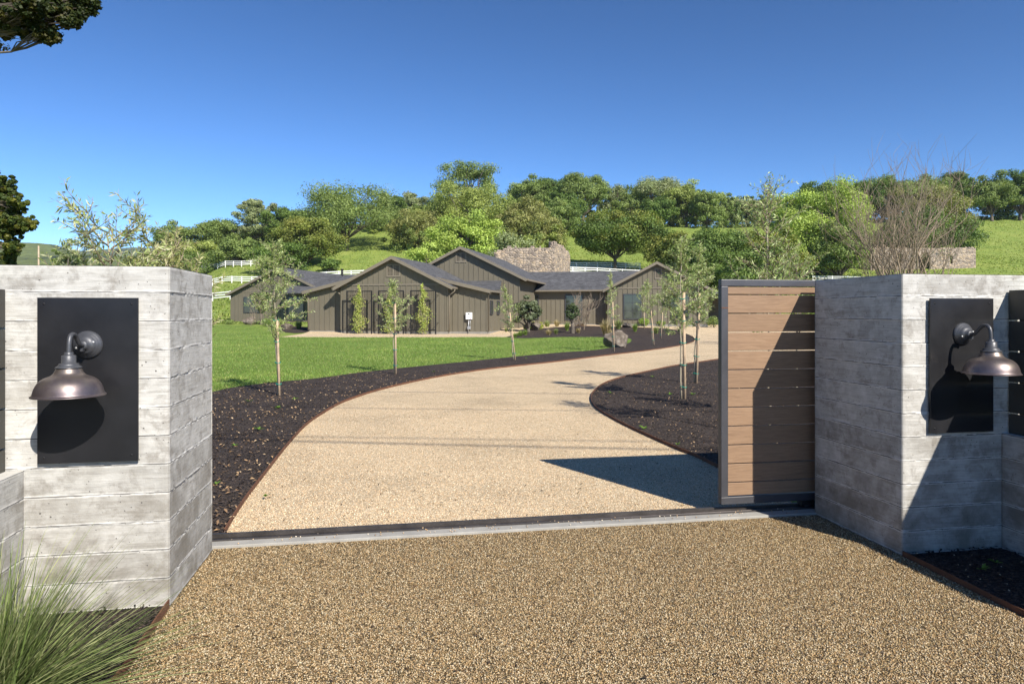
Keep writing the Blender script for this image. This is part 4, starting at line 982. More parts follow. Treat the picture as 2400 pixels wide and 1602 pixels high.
#  view-cx, top, width, distance, trunk frac, palette, density, label, extra
TR = [
 (407, 508, 110, 172, .3, MID, 1.0, "open mid-green oak above the left pillar's right corner, left end of the wooded hill"),
 (462, 548, 95, 166, .3, LIGHT, .8, "low light green oak beside the far white fence at the left"),
 (510, 498, 110, 176, .28, MID, .9, "spreading oak just left of the tall pale rounded tree"),
 (586, 459, 82, 178, .25, GREY, 1.1, "tall pale grey-green rounded tree left of the dark golden-topped oak"),
 (545, 545, 90, 150, .3, MID, .9, "small oak with a visible trunk beside the far white fence"),
 (380, 572, 110, 140, .1, MID, .9, "bushy green tree right behind the left pillar's top"),
 (655, 470, 90, 172, .25, DARK, 1.0, "dark oak peeping out behind the large spreading oak, on its left"),
 (795, 424, 235, 160, .34, MID, 1.35, "largest spreading oak of the left hillside with a thick pale trunk and open crown"),
 (698, 492, 150, 138, .08, GOLD, 1.3, "dense dark green oak with a golden-brown top left of the bare pasture slope"),
 (650, 545, 130, 134, .06, DARK, 1.2, "low dense dark oak below the golden-topped one"),
 (757, 590, 42, 132, .02, DARK, .5, "small round shrub at the foot of the dense dark oak"),
 (897, 448, 66, 190, .2, DARK, 1.0, "small dark oak on the skyline between the large spreading oak and the tall central trees"),
 (945, 442, 70, 196, .3, GREY, .8, "thin pale tree on the skyline beside the small dark oak"),
 (962, 478, 125, 158, .15, OLIV, 1.1, "brownish olive tree left of the bright green central tree"),
 (1068, 366, 120, 186, .3, MID, .9, "tallest tree of the skyline with an open crown above the central trees"),
 (1085, 418, 200, 164, .15, LIGHT, 1.5, "broad light olive-green tree in the middle of the wooded hill"),
 (1010, 455, 120, 170, .15, LIGHT, 1.0, "light green tree at the left shoulder of the broad central tree"),
 (1068, 488, 150, 118, .2, BRIGHT, 1.5, "bright yellow-green tree directly behind the tall house gable"),
 (985, 560, 110, 112, .25, BRIGHT, .7, "sparse bright green low tree leaning left behind the front gable roof"),
 (1212, 455, 130, 148, .05, OLIV, 1.4, "dense olive-brown oak above the tall stone ruin"),
 (1168, 525, 105, 104, .2, GREY, .45, "half bare pale tree between the tall gable and the tall stone ruin"),
 (1278, 462, 90, 176, .1, MID, 1.0, "mid-green oak to the right of the dense olive-brown one"),
 (1215, 405, 95, 210, .3, MID, 1.0, "skyline oak left of the big dark skyline oak, above the tall ruin"),
 (1262, 402, 90, 214, .3, DARK, .9, "dark skyline oak in the gap above the tall stone ruin"),
 (1338, 397, 110, 205, .25, MID, 1.1, "big skyline oak right above the dark umbrella-shaped oak's left side"),
 (1300, 440, 80, 195, .1, DARK, .9, "low dark oak under the skyline oaks, left of the umbrella-shaped oak"),
 (1411, 484, 200, 130, .26, GOLD+DARK, 2.6, "umbrella-shaped dark olive oak with a forked trunk standing alone on the slope"),
 (1412, 424, 60, 212, .4, GREY, .35, "almost bare grey tree on the skyline behind the umbrella-shaped oak"),
 (1462, 425, 90, 210, .25, MID, .9, "skyline oak right of the almost bare grey tree"),
 (1510, 403, 110, 212, .3, GREY, 1.0, "pale green skyline oak, the highest to the right of the umbrella-shaped oak"),
 (1508, 452, 85, 200, .1, DARK, 1.0, "dense dark oak at the edge of the upper meadow"),
 (1575, 425, 85, 206, .25, LIGHT, .9, "light green skyline oak over the upper meadow's left end"),
 (1622, 440, 85, 200, .2, MID, 1.0, "rounded mid-green oak over the middle of the upper meadow"),
 (1690, 452, 90, 225, .2, GREY, .8, "faint pale tree on the skyline left of the tall willowy olive shoots"),
 (1745, 455, 80, 225, .2, GREY, .8, "faint pale tree on the skyline behind the tall willowy olive shoots"),
 (1545, 530, 100, 116, .05, GOLD, 1.1, "olive-gold bushy oak just right of the umbrella-shaped oak's trunk"),
 (1640, 518, 160, 112, .03, DARK, 1.5, "dark dense oak behind the right gable"),
 (1610, 560, 120, 104, .02, DARK, 1.2, "low very dark tree mass touching the right gable's roof"),
 (1775, 520, 140, 92, .02, GOLD, 1.4, "golden olive bushy tree behind the half open gate"),
 (1730, 570, 140, 88, .02, DARK, 1.2, "low dark bushy tree seen just over the gate's top"),
 (1885, 428, 210, 128, .12, BRIGHT, 1.7, "big bright green oak with a leaning trunk left of the low field ruin"),
 (1925, 500, 130, 122, .1, MID, 1.1, "lower darker green oak under the big bright green one"),
 (1865, 418, 75, 212, .3, DARK, .8, "skyline oak peeping over the big bright green oak's left side"),
 (1940, 408, 95, 210, .3, MID, .9, "skyline oak over the big bright green oak's right side"),
 (2025, 400, 100, 205, .3, DARK, 1.0, "dark flat-topped skyline oak left of the bare tree's top"),
 (2120, 402, 110, 200, .3, MID, 1.0, "skyline oak directly behind the bare tree's top"),
 (2195, 395, 80, 200, .3, DARK, .9, "skyline oak just right of the bare tree's top"),
 (2140, 425, 150, 150, .05, OLIV, 1.3, "yellow-green bushy oak behind the bare tree"),
 (2115, 480, 180, 140, .03, DARK, 1.4, "dark broad oak behind the low field ruin"),
 (2275, 406, 100, 196, .3, MID, 1.1, "dark mid-green oak with a trunk at the upper edge of the right meadow"),
 (2340, 388, 80, 198, .25, DARK, 1.0, "tall dark oak cut by the right edge of the photo"),
 (165, 565, 75, 92, .05, GREY, .8, "small grey-green tree above the left pillar, right of the utility pole"),
 (125, 575, 40, 98, .3, MID, .4, "thin little tree right beside the utility pole"),
 (330, 582, 90, 110, .05, OLIV, .8, "low scrubby tree behind the olive shoots over the left pillar"),
]
for i, (cx, top, wd, D, tf, pal, dens, lab) in enumerate(TR):
    wd *= 1.38 if 'skyline' in lab else 1.27; px = cx*k_; P = onT(px, D); zt = EYE+(HOR-top*k_)/F*D; H = zt-P.z; w_ = wd*k_/F*D
    nm = {str(GREY): 'pale_tree'}.get(str(pal), 'oak_tree')
    area = w_*H
    tfk = .80 if 'umbrella' in lab else .5
    nl = int(min(22000, 5200+area*95)*dens)
    oak(nm, P.x, P.y, P.z, H, w_, pal, lab, 100+i, trunk=tf*tfk, nc=int(52+28*dens) if dens > .6 else 40, leaf=.17+.0011*D, nl=nl, lean=(-.5 if 'leaning' in lab else 0))
# the far-off wood behind the single trees: one mass along the ridge and down the wooded slope
def wood(label, line, n, seed, pal, leaf=.42, per=330):
    rg = np.random.default_rng(seed); C = []; Rc = []
    for i in range(n):
        t = rg.random(); px = np.interp(t*(len(line)-1), range(len(line)), [q[0] for q in line]); top = np.interp(px, [q[0] for q in line], [q[1] for q in line]); D = np.interp(px, [q[0] for q in line], [q[2] for q in line])+rg.uniform(-5, 5)
        P = onT(px*k_, D); H = (EYE+(HOR-top*k_)/F*D-P.z)*rg.uniform(.72, 1.08); H = max(H, 2); q = rg.uniform(.9, 1.9)
        for h in np.arange(.4, H, 1.5): C.append((P.x+rg.normal(0, .9)*(1.2-.4*h/H), P.y+rg.normal(0, .9), P.z+h)); Rc.append(q*rg.uniform(.8, 1.15)*(1-.3*h/H))
    V, Fc, col = clump_leaves(rg, np.array(C), np.array(Rc), int(per*.42), leaf, pal, .75)
    tag(npmesh("far_wood", V, Fc, M['leaf'], None, col), label, 'woodland', kind='stuff')
wood("far wood closing the gaps between the oaks on the left slope", [(370, 575, 178), (440, 545, 180), (560, 520, 182), (640, 505, 184), (700, 480, 190), (760, 470, 190)], 50, 801, MID+GREY)
wood("far wood behind the central trees, from the large spreading oak to the tall ruin", [(850, 480, 186), (900, 470, 188), (960, 470, 190), (1100, 440, 192), (1200, 450, 192), (1320, 460, 196)], 75, 802, MID+LIGHT+DARK)
wood("brushy low wood under the central trees above the gables", [(880, 535, 160), (940, 520, 158), (1020, 520, 150), (1120, 520, 142), (1200, 520, 142), (1290, 515, 150)], 60, 803, OLIV+LIGHT+MID, .36)
wood("far wood along the skyline over the upper meadow", [(1250, 432, 222), (1400, 435, 222), (1530, 428, 222), (1650, 446, 222), (1800, 458, 220)], 120, 804, MID+GREY+DARK)
wood("far wood along the skyline at the right", [(1790, 455, 217), (1900, 428, 214), (2050, 425, 210), (2200, 425, 207), (2400, 425, 203)], 150, 805, MID+DARK)

wood("dark scrub under the left oaks, beside the far white fence", [(385, 590, 150), (440, 575, 152), (500, 578, 154), (560, 580, 152), (640, 575, 146)], 34, 806, DARK+MID, .32)
p = onT(2185, 133); oak("shrub", p.x, p.y, p.z, 3.4, 15, DARK, "dark bushes growing inside the low field ruin, seen through its doorway", 690, trunk=.02, nc=40, leaf=.3, nl=4500, flat=.8)

# the two oaks whose limbs reach in from the left
def near_oak(loc, H, label, seed, clumps, leaf, per, pal, name='oak_tree', th_l=.04, nsub=16, sq=(.18, .36)):
    r = empty(name, loc, 0, label, 'tree', None); rg = np.random.default_rng(seed); L = Vector(loc)
    m = MB(); th = .28; m.tube([(0, 0, -.3), (.1, 0, 1.0), (.3, .1, 2.2), (.5, .1, H)], [.42, .32, .28, .2], 12); m.build("trunk", M['bark'], r)
    C = np.array([tuple(c-L) for c, q in clumps]); Rc = np.array([q for c, q in clumps]); m = MB()
    for c, q in zip(C, Rc):
        a = Vector((.4, .1, min(H, max(1.8, c[2]*.75))))
        p = curve_pts(a, c, .12, rg, 7); m.tube(p, [th_l*(1-t/7.3)+.004 for t in range(8)], 7)
        for j in range(14):
            e = Vector(c)+Vector(rdir(rg, 1)[0])*q*rg.uniform(.7, 1.15); m.tube(curve_pts(p[-2], e, .0, rg, 3), [.008, .006, .004, .002], 5)
    m.build("limb", M['bark'], r)
    sub = []; sr = []
    for c, q in zip(C, Rc):
        for j in range(nsub): sub.append(c+rdir(rg, 1)[0]*q*np.array([1.1, 1.1, .85])*rg.uniform(.1, 1.15)); sr.append(max(.05, q*rg.uniform(*sq)))
    V, Fc, col = clump_leaves(rg, np.array(sub), np.array(sr), per, leaf, pal, .7)
    npmesh("crown", V, Fc, M['leaf'], r, col); return r
D1 = 7.6
cl = [(at(px, py, D1+dy), q) for px, py, dy, q in ((8, 25, 0, .22), (50, 40, .2, .20), (88, 72, .1, .15), (112, 82, 0, .10), (70, 12, -.2, .2), (120, 8, .2, .2), (150, 30, .1, .16), (172, 46, 0, .10), (192, 8, .1, .13), (12, 68, .2, .08), (-60, 40, .2, .4), (-150, 60, .2, .5), (-60, -80, 0, .5), (60, -90, 0, .45), (160, -60, .3, .3), (-250, -50, .5, .8), (-250, 150, .7, .6), (-400, -100, 0, 1.0), (-400, 60, 1, .9))]
near_oak((-9.6, 8.2, 0), 4.6, "oak beyond the left edge whose dark leafy branches hang into the top left corner", 11, cl, .036, 60, [(.03, .045, .01), (.02, .035, .01), (.07, .065, .012), (.035, .05, .012)], nsub=70, sq=(.12, .26))  # leaf colours darkened to carry the backlit look of these branches
D2 = 17
cl = [(at(px, py, D2+dy), q) for px, py, dy, q in ((-5, 425, 0, .30), (10, 455, .3, .32), (30, 468, 0, .25), (-10, 490, .5, .45), (22, 500, .3, .34), (48, 520, 0, .26), (60, 530, .2, .14), (25, 540, .3, .32), (-15, 550, 0, .45), (15, 575, .2, .28), (35, 580, 0, .2), (5, 600, .2, .28), (20, 612, .4, .2), (-90, 430, 0, .9), (-110, 520, .5, 1.0), (-100, 600, 0, .8), (-200, 400, 0, 1.2), (-220, 520, .5, 1.3), (-190, 300, .5, 1.0), (12, 625, .3, .3), (-40, 640, .3, .5))]
near_oak((-16.6, 17.3, 0), 3.6, "dense oak at the left edge with its lower leaves lit yellow-green, above the pillar", 12, cl, .085, 75, [(.09, .12, .02), (.06, .09, .018), (.16, .16, .025), (.05, .08, .02)], th_l=.06, nsub=34, sq=(.14, .3))

# young olives with stakes
OLV = [(.31, .39, .13), (.38, .46, .17), (.23, .31, .09), (.48, .54, .28), (.18, .25, .07)]
def twig_leaves(rg, pts, step, L, out_P, out_D, out_L):
    for a, b in zip(pts[:-1], pts[1:]):
        d = b-a; n = max(1, int(d.length/step)); dn = d.normalized()
        for k in range(n):
            p = a+d*((k+rg.random())/n)
            for s in (0, 1):
                q = Vector(rdir(rg, 1)[0]); q = (q-dn*q.dot(dn)).normalized()
                dd = (dn*rg.uniform(.35, .9)+q*.8).normalized(); out_P.append(p+dd*L*.5); out_D.append(dd); out_L.append(L*rg.uniform(.65, 1.2))
def spear(P, Dr, L, ratio, rg):
    P = np.array(P); Dr = np.array(Dr); L = np.array(L)[:, None]; n = len(P)
    q = rdir(rg, n); S = np.cross(Dr, q); S /= np.linalg.norm(S, axis=1)[:, None]+1e-9; N = np.cross(S, Dr)
    V = np.stack([P-Dr*L*.5, P-S*L*ratio*.5, P+Dr*L*.5-N*L*.06, P+S*L*ratio*.5], 1).reshape(-1, 3)
    return V, np.arange(4*n).reshape(n, 4)
def olive(loc, H, label, seed, c0=.45, spread=.5, nb=26, leaf=.055, step=.035, sub=5, lean=(0, 0), stake=None, shape=None, name='olive_tree', group='young staked olive trees along the drive', pal=OLV, tr=.018, cat='tree', ratio=.24, twigr=.004, lights=None, stake_r=.028, stake_off=(.036, -.03)):
    rg = np.random.default_rng(seed); r = empty(name, loc, 0, label, cat, group)
    ln = lambda z: Vector((lean[0]*z/H, lean[1]*z/H, z))
    wob = [rg.normal(0, .012) for _ in range(9)]
    tp = [ln(H*.93*i/8)+Vector((wob[i] if i else 0, wob[8-i] if i else 0, 0)) for i in range(9)]
    tp[0].z = -.1
    m = MB(); m.tube(tp, [tr*(1-.085*i) for i in range(9)], 7); m.build("trunk", M['palebark'], r)
    m = MB(); P = []; Dd = []; Ls = []
    shape = shape or (lambda t: math.sin(min(1, t*1.15+.12)*math.pi)**.7)
    for b in range(nb):
        t = (b+rg.random())/nb; z = H*(c0+(.93-c0)*t); base = ln(z); a = rg.random()*6.283
        R_ = spread*shape(t)*rg.uniform(.55, 1.15)
        tip = base+Vector((math.cos(a)*R_, math.sin(a)*R_, R_*rg.uniform(.1, 1.1)+.05))
        if tip.z > H*1.02: tip.z = H*1.0
        pts = curve_pts(base, tip, -.08, rg, 4); m.tube(pts, [twigr*2, twigr*1.7, twigr*1.3, twigr, twigr*.6], 5)
        twig_leaves(rg, pts[1:], step, leaf, P, Dd, Ls)
        for k in range(sub):
            s0 = pts[rg.integers(1, 5)]; q = Vector(rdir(rg, 1)[0]); q.z = abs(q.z)*.8-.15
            e = s0+((tip-base).normalized()*.5+q*.9).normalized()*(spread*rg.uniform(.25, .6))
            pp = curve_pts(s0, e, .05, rg, 3); m.tube(pp, [twigr, twigr*.8, twigr*.6, twigr*.4], 4); twig_leaves(rg, pp, step, leaf, P, Dd, Ls)
    top = curve_pts(tp[-2], ln(H), 0, rg, 3); m.tube(top, [twigr*1.5, twigr, twigr*.8, twigr*.5], 5); twig_leaves(rg, top, step, leaf, P, Dd, Ls)
    m.build("branch", M['twig'], r)
    V, Fc = spear(P, Dd, Ls, ratio, rg); n = len(P); pal = np.array(pal)
    col = pal[rg.integers(0, len(pal), n)]*rg.uniform(.75, 1.25, (n, 1)); npmesh("foliage", V, Fc, M['olive'], r, np.repeat(col, 4, 0))
    if stake:
        hs, sr = stake; m = MB(); o_ = Vector((stake_off[0], stake_off[1], 0))
        m.tube([Vector((0, 0, -.1))+o_, Vector((lean[0]*hs/H*.9, lean[1]*hs/H, hs))+o_], [sr, sr*.95], 10); m.build("stake", M['stake'], r)
        k = 0; z = .22
        while z < hs:
            m = MB(); c = ln(z)+o_*.5
            pts = [c+Vector((math.cos(a)*(sr+.022)*1.1, math.sin(a)*(sr+.012), .012*math.sin(a*2+z))) for a in np.linspace(0, 6.283, 13)]
            m.tube(pts, .009, 5, cap=False); m.build("tie", M['tie'], r); z += .38 if hs < 1.9 else .36
    return r
def atG(px, py): p = G(px, py); return p
def hgt_at(py, p): return EYE+(HOR-py)/F*p.y-p.z
def OL(px, py, top, label, seed, **kw): p = atG(px, py); return olive(tuple(p), hgt_at(top, p), label, seed, **kw)
OL(652, 928, 560, "young staked olive nearest the left pillar, with a droopy low branch on its left", 1, c0=.36, spread=.60, nb=30, lean=(-.14, .1), stake=(1.36, .023), leaf=.055, sub=5, step=.016, ratio=.22)
OL(925, 877, 655, "second young staked olive, in front of the middle trellis", 2, c0=.42, spread=.42, nb=26, lean=(-.03, 0), stake=(1.75, .023), leaf=.06, sub=4, step=.018)
OL(1206, 844, 668, "leaning young olive at the lawn's edge right of the white electrical box", 3, c0=.36, spread=.40, nb=22, lean=(-.32, 0), stake=(1.5, .021), leaf=.07, sub=4, step=.026)
OL(1437, 824, 637, "tall thin young olive in front of the large boulder", 4, c0=.38, spread=.36, nb=26, lean=(-.1, 0), stake=(1.9, .023), leaf=.08, sub=4, step=.032)
OL(1531, 808, 654, "young olive before the large window of the right gable", 5, c0=.38, spread=.52, nb=24, lean=(-.3, 0), stake=(1.6, .026), leaf=.085, sub=4, step=.034)
OL(1547, 793, 660, "young olive behind and right of the one before the large window", 6, c0=.36, spread=.55, nb=22, lean=(.25, 0), stake=(1.5, .025), leaf=.10, sub=4, step=.042)
OL(1509, 771, 668, "farthest young olive, nearest the right gable's wall", 7, c0=.38, spread=.7, nb=22, lean=(0, 0), stake=(1.5, .025), leaf=.12, sub=4, step=.048)
OL(1598, 936, 552, "largest staked olive in the rounded mulch bed before the gate", 8, c0=.38, spread=.47, nb=32, lean=(-.03, 0), stake=(1.85, .027), leaf=.058, sub=5, step=.0145, ratio=.22, stake_off=(.045, -.02))
OL(1627, 899, 572, "slightly thinner staked olive just behind the largest one by the gate", 9, c0=.40, spread=.46, nb=32, lean=(.12, 0), stake=(1.9, .027), leaf=.064, sub=5, step=.018)
TALL = lambda t: (1-t)**.8*1.0+.10
p = onT(1800, 8.2); olive(tuple(p), EYE+(HOR-405)/F*8.2, "tall willowy olive with a spire of shoots rising behind the sliding gate", 21, c0=.42, spread=.52, nb=40, leaf=.062, step=.034, sub=4, shape=TALL, ratio=.2, twigr=.0035, tr=.022, group='unstaked olives seen over the gate and left pillar')
p = onT(1868, 9.5); olive(tuple(p), EYE+(HOR-590)/F*9.5, "shorter olive over the gate's right half, beside the willowy spire", 24, c0=.45, spread=.5, nb=22, leaf=.062, step=.026, sub=4, shape=TALL, ratio=.2, tr=.02, group='unstaked olives seen over the gate and left pillar')
BUSHY = lambda t: 1.0-.55*t
OL2 = [(.28, .34, .12), (.38, .41, .18), (.19, .24, .07), (.48, .48, .30)]
p = onT(285, 6.6); olive(tuple(p), EYE+(HOR-500)/F*6.6, "loose olive whose shoots rise highest over the left pillar", 22, c0=.38, spread=.62, nb=26, leaf=.08, step=.026, sub=5, shape=BUSHY, ratio=.19, twigr=.0045, lean=(-.2, .1), tr=.02, pal=OL2, group='unstaked olives seen over the gate and left pillar')
p = onT(370, 7.2); olive(tuple(p), EYE+(HOR-555)/F*7.2, "lower yellowish olive shoots over the left pillar, right of the highest ones", 23, c0=.38, spread=.55, nb=20, leaf=.08, step=.026, sub=5, shape=BUSHY, ratio=.19, lean=(.1, 0), tr=.02, pal=[(.33, .34, .13), (.25, .27, .10), (.42, .40, .22)], group='unstaked olives seen over the gate and left pillar')
# mature grey olive by the house's side wall
p = onT(1238, 50); r = oak("olive_tree", p.x, p.y, p.z, 2.7, 2.2, [(.14, .17, .09), (.19, .22, .13), (.10, .13, .06)], "bushy grey-green olive against the right wing beside the low gable's side wall", 61, trunk=.15, nc=40, leaf=.13, nl=5200, group='shrubs and small trees by the house')
p = onT(1342, 48.5); oak("sapling", p.x, p.y, p.z, 2.2, 1.35, [(.05, .08, .03), (.07, .11, .045), (.12, .15, .07)], "small dark-leaved sapling in front of the middle wing window", 62, trunk=.38, nc=22, leaf=.12, nl=1300, group='shrubs and small trees by the house')
p = onT(612, 60); oak("sapling", p.x, p.y, p.z, 3.0, 2.0, [(.06, .09, .02), (.09, .13, .03), (.05, .07, .02)], "dark-leaved small tree with a reddish stem between the two windows of the left wing", 63, trunk=.35, nc=26, leaf=.14, nl=1600, group='shrubs and small trees by the house')

# bare trees
def bare(loc, H, label, seed, stems, spread, depth=5, r0=.07, name='bare_tree', mat='twig', group=None, minr=.006, seg=4, kids=(3, 5)):
    rg = np.random.default_rng(seed); root = empty(name, loc, 0, label, 'tree', group); m = MB(); mt = MB()
    def grow(p, d, L, rad, lev):
        pts = [p]; dd = d.copy()
        for i in range(seg):
            dd = (dd+Vector(rdir(rg, 1)[0])*.13+Vector((0, 0, .10))).normalized(); pts.append(pts[-1]+dd*L/seg)
        tgt = m if lev == 0 else mt
        tgt.tube(pts, [rad*(1-.55*i/seg) for i in range(seg+1)], 7 if lev < 2 else 4, cap=False)
        if lev >= depth: return
        nk = rg.integers(*kids)+(1 if lev == 0 else 0)
        for k in range(nk):
            j = rg.integers(1, seg+1); q = Vector(rdir(rg, 1)[0]); q.z = abs(q.z)*.4; q = (q-dd*q.dot(dd)).normalized()
            nd = (dd*1.0+q*rg.uniform(.4, .95)*spread).normalized()
            grow(pts[j], nd, L*rg.uniform(.55, .85), max(minr, rad*rg.uniform(.38, .6)), lev+1)
    for s in range(stems):
        a = s*6.283/stems+rg.random(); t = rg.uniform(.15, .5)
        grow(Vector((math.cos(a)*.1, math.sin(a)*.1, -.1)), Vector((math.cos(a)*t, math.sin(a)*t, 1)).normalized(), H*.42, r0*rg.uniform(.7, 1.1), 0)
    m.build("trunk", M[mat], root); o = mt.build("branch", M[mat], root)
    zs_ = sorted(v[2] for v in mt.v); zmax = zs_[int(len(zs_)*.975)]; s = H/zmax; root.scale = (s*1.0, s, s)
    return root
p = onT(2120, 27); bare(tuple(p), EYE+(HOR-385)/F*27, "large leafless multi-stemmed tree rising behind the right concrete pillar", 31, 11, .9, 4, .07, minr=.0058, kids=(2, 5))
p = onT(1364, 52); bare(tuple(p), 2.7, "small leafless reddish-twigged shrub against the right wing, before the bare wall", 33, 4, .9, 3, .03, 'bare_shrub', 'twig', 'shrubs and small trees by the house', minr=.009)
p = onT(582, 57); bare(tuple(p), 2.6, "small leafless staked sapling by the boulder under the left wing's window", 34, 1, .9, 3, .025, 'bare_sapling', 'twig', 'shrubs and small trees by the house', minr=.008)

# tufts and shrubs round the house
def tuft(px, y, h, w_, pal, label, seed, n=150, name='grass_tuft'):
    rg = np.random.default_rng(seed); p = onT(px, y); P = []; Fc = []; V = []
    for i in range(n):
        a = rg.random()*6.283; t = rg.uniform(.05, 1); d = Vector((math.cos(a), math.sin(a), 0)); L = h*rg.uniform(.6, 1.1)
        b0 = d*w_*.12*rg.random(); s = Vector((-d.y, d.x, 0))*.012*(h/.6)
        q = [b0, b0+d*w_*.22*t+Vector((0, 0, L*.6)), b0+d*w_*.5*t+Vector((0, 0, L*(1-.35*t)))]
        k = len(V); V += [q[0]-s, q[0]+s, q[1]+s*.8, q[1]-s*.8, q[2]+s*.15, q[2]-s*.15]; Fc += [(k, k+1, k+2, k+3), (k+3, k+2, k+4, k+5)]
    pal = np.array(pal); col = np.repeat(pal[rg.integers(0, len(pal), n)]*rg.uniform(.75, 1.25, (n, 1)), 6, 0)
    o = npmesh(name, [tuple(v) for v in V], Fc, M['blade'], col=col); o.location = p
    return tag(o, label, 'grass tuft', 'ornamental grasses and shrubs round the island bed')
TG = [(.25, .31, .10), (.33, .37, .15), (.20, .25, .08)]; TT = [(.42, .34, .18), (.50, .42, .25), (.35, .30, .14)]; TGG = [(.20, .30, .06), (.26, .36, .08)]
for i, (zx, y, h, w_, pal, lab) in enumerate((
  (490, 56, .62, 1.1, TG, "pale green grass tuft right of the boulder with the yellow-green shrub"), (557, 56, .66, 1.0, TT, "tan grass tuft against the wing wall left of the middle window"),
  (630, 51, .75, .8, TGG, "upright green grass tuft below the left side of the middle window"), (905, 45, 1.15, 1.4, TT, "tallest tan feathery grass tuft left of the dark low boulder"),
  (992, 53, .85, 1.3, TG, "wide pale green grass tuft behind the tall tan one"), (1110, 50, .7, .75, TGG, "green grass tuft just right of the dark low boulder"),
  (1260, 48, .6, .9, TG, "green grass tuft between the two farther young olives"), (500, 45, .45, .9, TT, "low tan grass tuft at the front of the island bed"),
  (552, 47, .45, .75, TG, "low green grass tuft beside the low tan one"), (710, 48.5, .45, .7, TT, "short beige grass tuft under the bare shrub"),
  (940, 42, .5, .7, TT, "short tan grass tuft in front of the tallest tan one"), (200, 50, .35, .5, TG, "tiny grass tuft alone in the gravel by the low gable's side wall"),
  (335, 45, .40, .8, TGG, "green grass tuft at the upper end of the green strip by the island bed"), (300, 43, .40, .8, TGG, "green grass tuft in the middle of the green strip by the island bed"),
  (265, 41, .34, .7, TGG, "green grass tuft at the lower end of the green strip by the island bed"), (1625, 58, .6, 1.2, TG, "pale grass tuft by the porch beside the gate's top left corner"))):
    tuft(1120+zx/3.012, y, h, w_, pal, lab, 500+i)
tuft(700, 53, .8, 1.1, TG, "pale green grass tuft behind the tan boulder at the low gable's corner", 530); tuft(655, 57, .8, 1.0, TG, "grass tuft under the right window of the left wing", 531); tuft(628, 57, .6, .8, TGG, "small green tuft left of the right window of the left wing", 532)
def shrub(px, y, h, w_, pal, label, seed, leaf=.08, n=900):
    rg = np.random.default_rng(seed); p = onT(px, y); C = rdir(rg, 14)*np.array([w_*.3, w_*.3, h*.25])+np.array([0, 0, h*.5]); r = empty("shrub", tuple(p), 0, label, 'shrub', 'ornamental grasses and shrubs round the island bed')
    V, Fc, col = clump_leaves(rg, C, np.full(14, w_*.22), n//14, leaf, pal, .9); npmesh("foliage", V, Fc, M['leaf'], r, col)
    m = MB(); 
    for c in C[:7]: m.tube([(0, 0, -.05), tuple(c*np.array([.5, .5, .6])), tuple(c)], [.02, .012, .006], 5)
    m.build("stem", M['bark'], r)
shrub(1120+1172/3.012, 57, .75, 1.1, TGG, "round bright green shrub right of the large gable window", 601)
shrub(1120+1290/3.012, 57, .55, .9, TGG, "small round green shrub beyond the farther young olives", 602)
shrub(1120+1240/3.012, 58, 1.0, 1.3, DARK, "dark green shrub between the two round green ones", 603)
shrub(1120+412/3.012, 52.3, .75, 1.35, [(.40, .42, .04), (.30, .36, .05)], "yellow-green shrub spilling over the boulder by the right wing", 604)
shrub(538, 60, .45, .9, MID, "small green shrub at the far left corner of the left wing", 605)
shrub(628, 58, .7, 1.2, MID, "dark green shrub beside the reddish-stemmed small tree", 606)
shrub(1120+1665/3.012, 55, 1.0, 1.4, MID, "green shrub at the porch, mostly behind the gate's edge", 607)
shrub(1120+345/3.012, 50.5, .6, .6, TGG, "small green shrub at the left foot of the boulder by the right wing", 608)

# weeds
rg = np.random.default_rng(9)
WD = ((622,1172,"weed in the left mulch bed nearest the left pillar, close to the gate track"), (508,1142,"weed in the left mulch bed half hidden by the left pillar's edge"), (583,944,"small weed left of the nearest left olive's stake"), (652,960,"small weed just below the nearest left olive's stake"), (607,1012,"bright weed in the middle of the left mulch bed"), (551,1050,"weed among the tan leaves of the left mulch bed"), (1509,1010,"weed on the curved edge of the mulch bed before the gate"), (1587,1048,"weed by the steel edging closest to the gate's bottom corner"), (1432,925,"weed at the rounded tip of the mulch bed before the gate"), (1570,928,"weed just left of the largest staked olive's foot"), (1625,928,"weed just right of the largest staked olive's foot"), (1530,886,"weed at the far edge of the mulch bed before the gate"), (1016,874,"weed at the drive's edge right of the second young olive"), (2300,1345,"weed in the shaded bed under the right pillar, the nearer one"), (2335,1330,"weed in the shaded bed under the right pillar, nearest the low wall"), (1232,842,"weed beside the foot of the leaning young olive"), (690,940,"weed right of the nearest left olive's stake"))
for i, (px, py, lab) in enumerate(WD):
    p = G(px, py); sz = .05 if p.y < 8 else .08; V = []; Fc = []
    for k in range(9):
        a = rg.random()*6.283; d = Vector((math.cos(a), math.sin(a), rg.uniform(.3, .9))).normalized(); s = Vector((-d.y, d.x, 0)).normalized()*sz*.16; L = sz*rg.uniform(.6, 1.2); n0 = len(V)
        V += [Vector((0, 0, 0)), d*L*.5+s, d*L-Vector((0, 0, L*.15)), d*L*.5-s]; Fc.append((n0, n0+1, n0+2, n0+3))
    o = npmesh("weed", [tuple(v) for v in V], Fc, M['blade'], col=np.array([(.14, .26, .04)])); o.location = p+Vector((0, 0, .03))
    tag(o, lab, 'weed', 'weeds sprouting in the mulch')

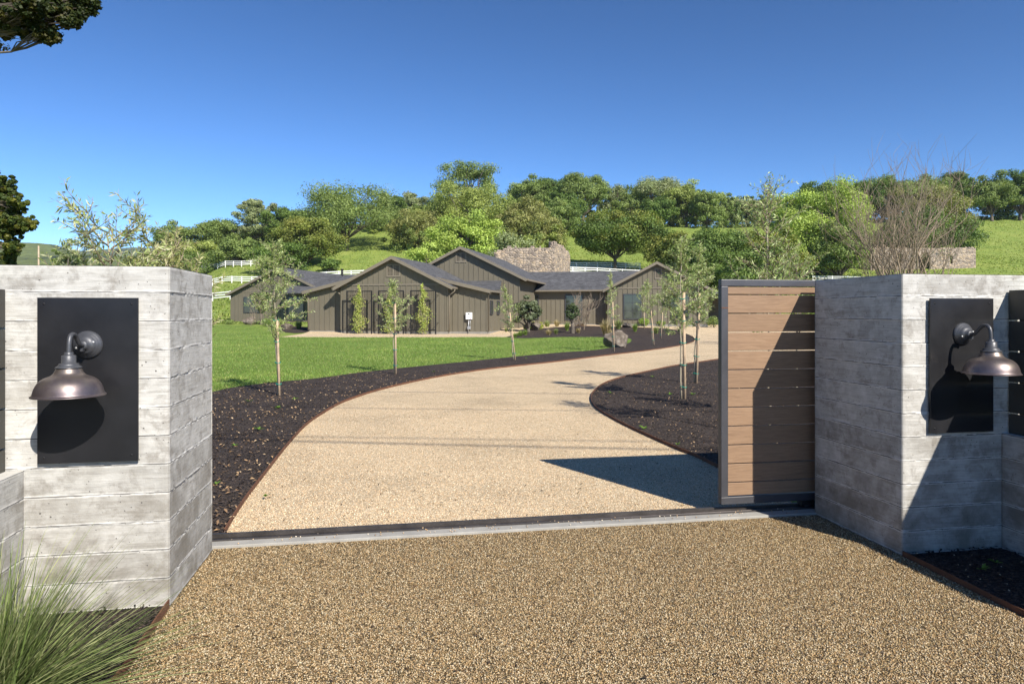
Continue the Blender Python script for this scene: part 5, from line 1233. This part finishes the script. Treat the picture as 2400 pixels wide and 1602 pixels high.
# round ornamental grass in the left foreground
rg = np.random.default_rng(4); R0 = Vector((-1.93, 2.46, .0)); r = empty("ornamental_grass", tuple(R0), 0, "big clump of long thin grey-green blades at the foot of the pale left pillar", 'grass clump')
V = []; Fc = []; cl = []; pal = np.array([(.13, .17, .06), (.19, .23, .09), (.09, .125, .04), (.27, .29, .14), (.15, .21, .06)])
nb = 2300; seg = 7
for i in range(nb):
    a = rg.random()*6.283; el = R(rg.uniform(12, 84)); L = rg.uniform(.40, .80)*(1.12 if el < R(48) else .86) if rg.random() > .25 else rg.uniform(.2, .45)
    d = Vector((math.cos(a)*math.cos(el), math.sin(a)*math.cos(el), math.sin(el))); p = Vector((rg.normal(0, .05), rg.normal(0, .05), 0)); w0 = rg.uniform(.0016, .0034)
    s = Vector((-math.sin(a), math.cos(a), 0)); s = (s+Vector(rdir(rg, 1)[0])*.6).normalized(); g = rg.uniform(.10, .42)*math.cos(el); c = pal[rg.integers(0, 5)]*rg.uniform(.7, 1.3); n0 = len(V)
    for k in range(seg+1):
        t = k/seg; wd = w0*(1-t**2.2)+.0003; V += [tuple(p-s*wd), tuple(p+s*wd)]; cl += [c*(1+.15*t)]*2
        d = (d+Vector((rg.normal(0, .012), rg.normal(0, .012), -g*1.3/seg))).normalized(); p = p+d*L/seg
        if p.z < .012: p.z = .012
    for k in range(seg): q = n0+2*k; Fc.append((q, q+1, q+3, q+2))
npmesh("blades", V, Fc, M['blade'], r, np.array(cl))
m = MB(); m.lathe([(0, .06), (.05, .05), (.09, .0), (.09, -.03)], 16); m.build("root_crown", M['bark'], r)

# ---------------------------------------------------------------- haze of the far air
hb = MB(); hb.box(-6500, 6500, -60, 5400, -60, 352); hz = hb.build("haze", None)
g = NG("thin_air"); g.t.nodes.remove(g.b); vol = g.n.new('ShaderNodeVolumePrincipled'); vol.inputs['Color'].default_value = (.70, .82, 1, 1); vol.inputs['Density'].default_value = 0.00008; vol.inputs['Anisotropy'].default_value = 0.0
g.l.new(vol.outputs[0], g.out.inputs['Volume']); hz.data.materials.append(g.m); tag(hz, "thin bluish air over the far hills", 'haze', kind='stuff')
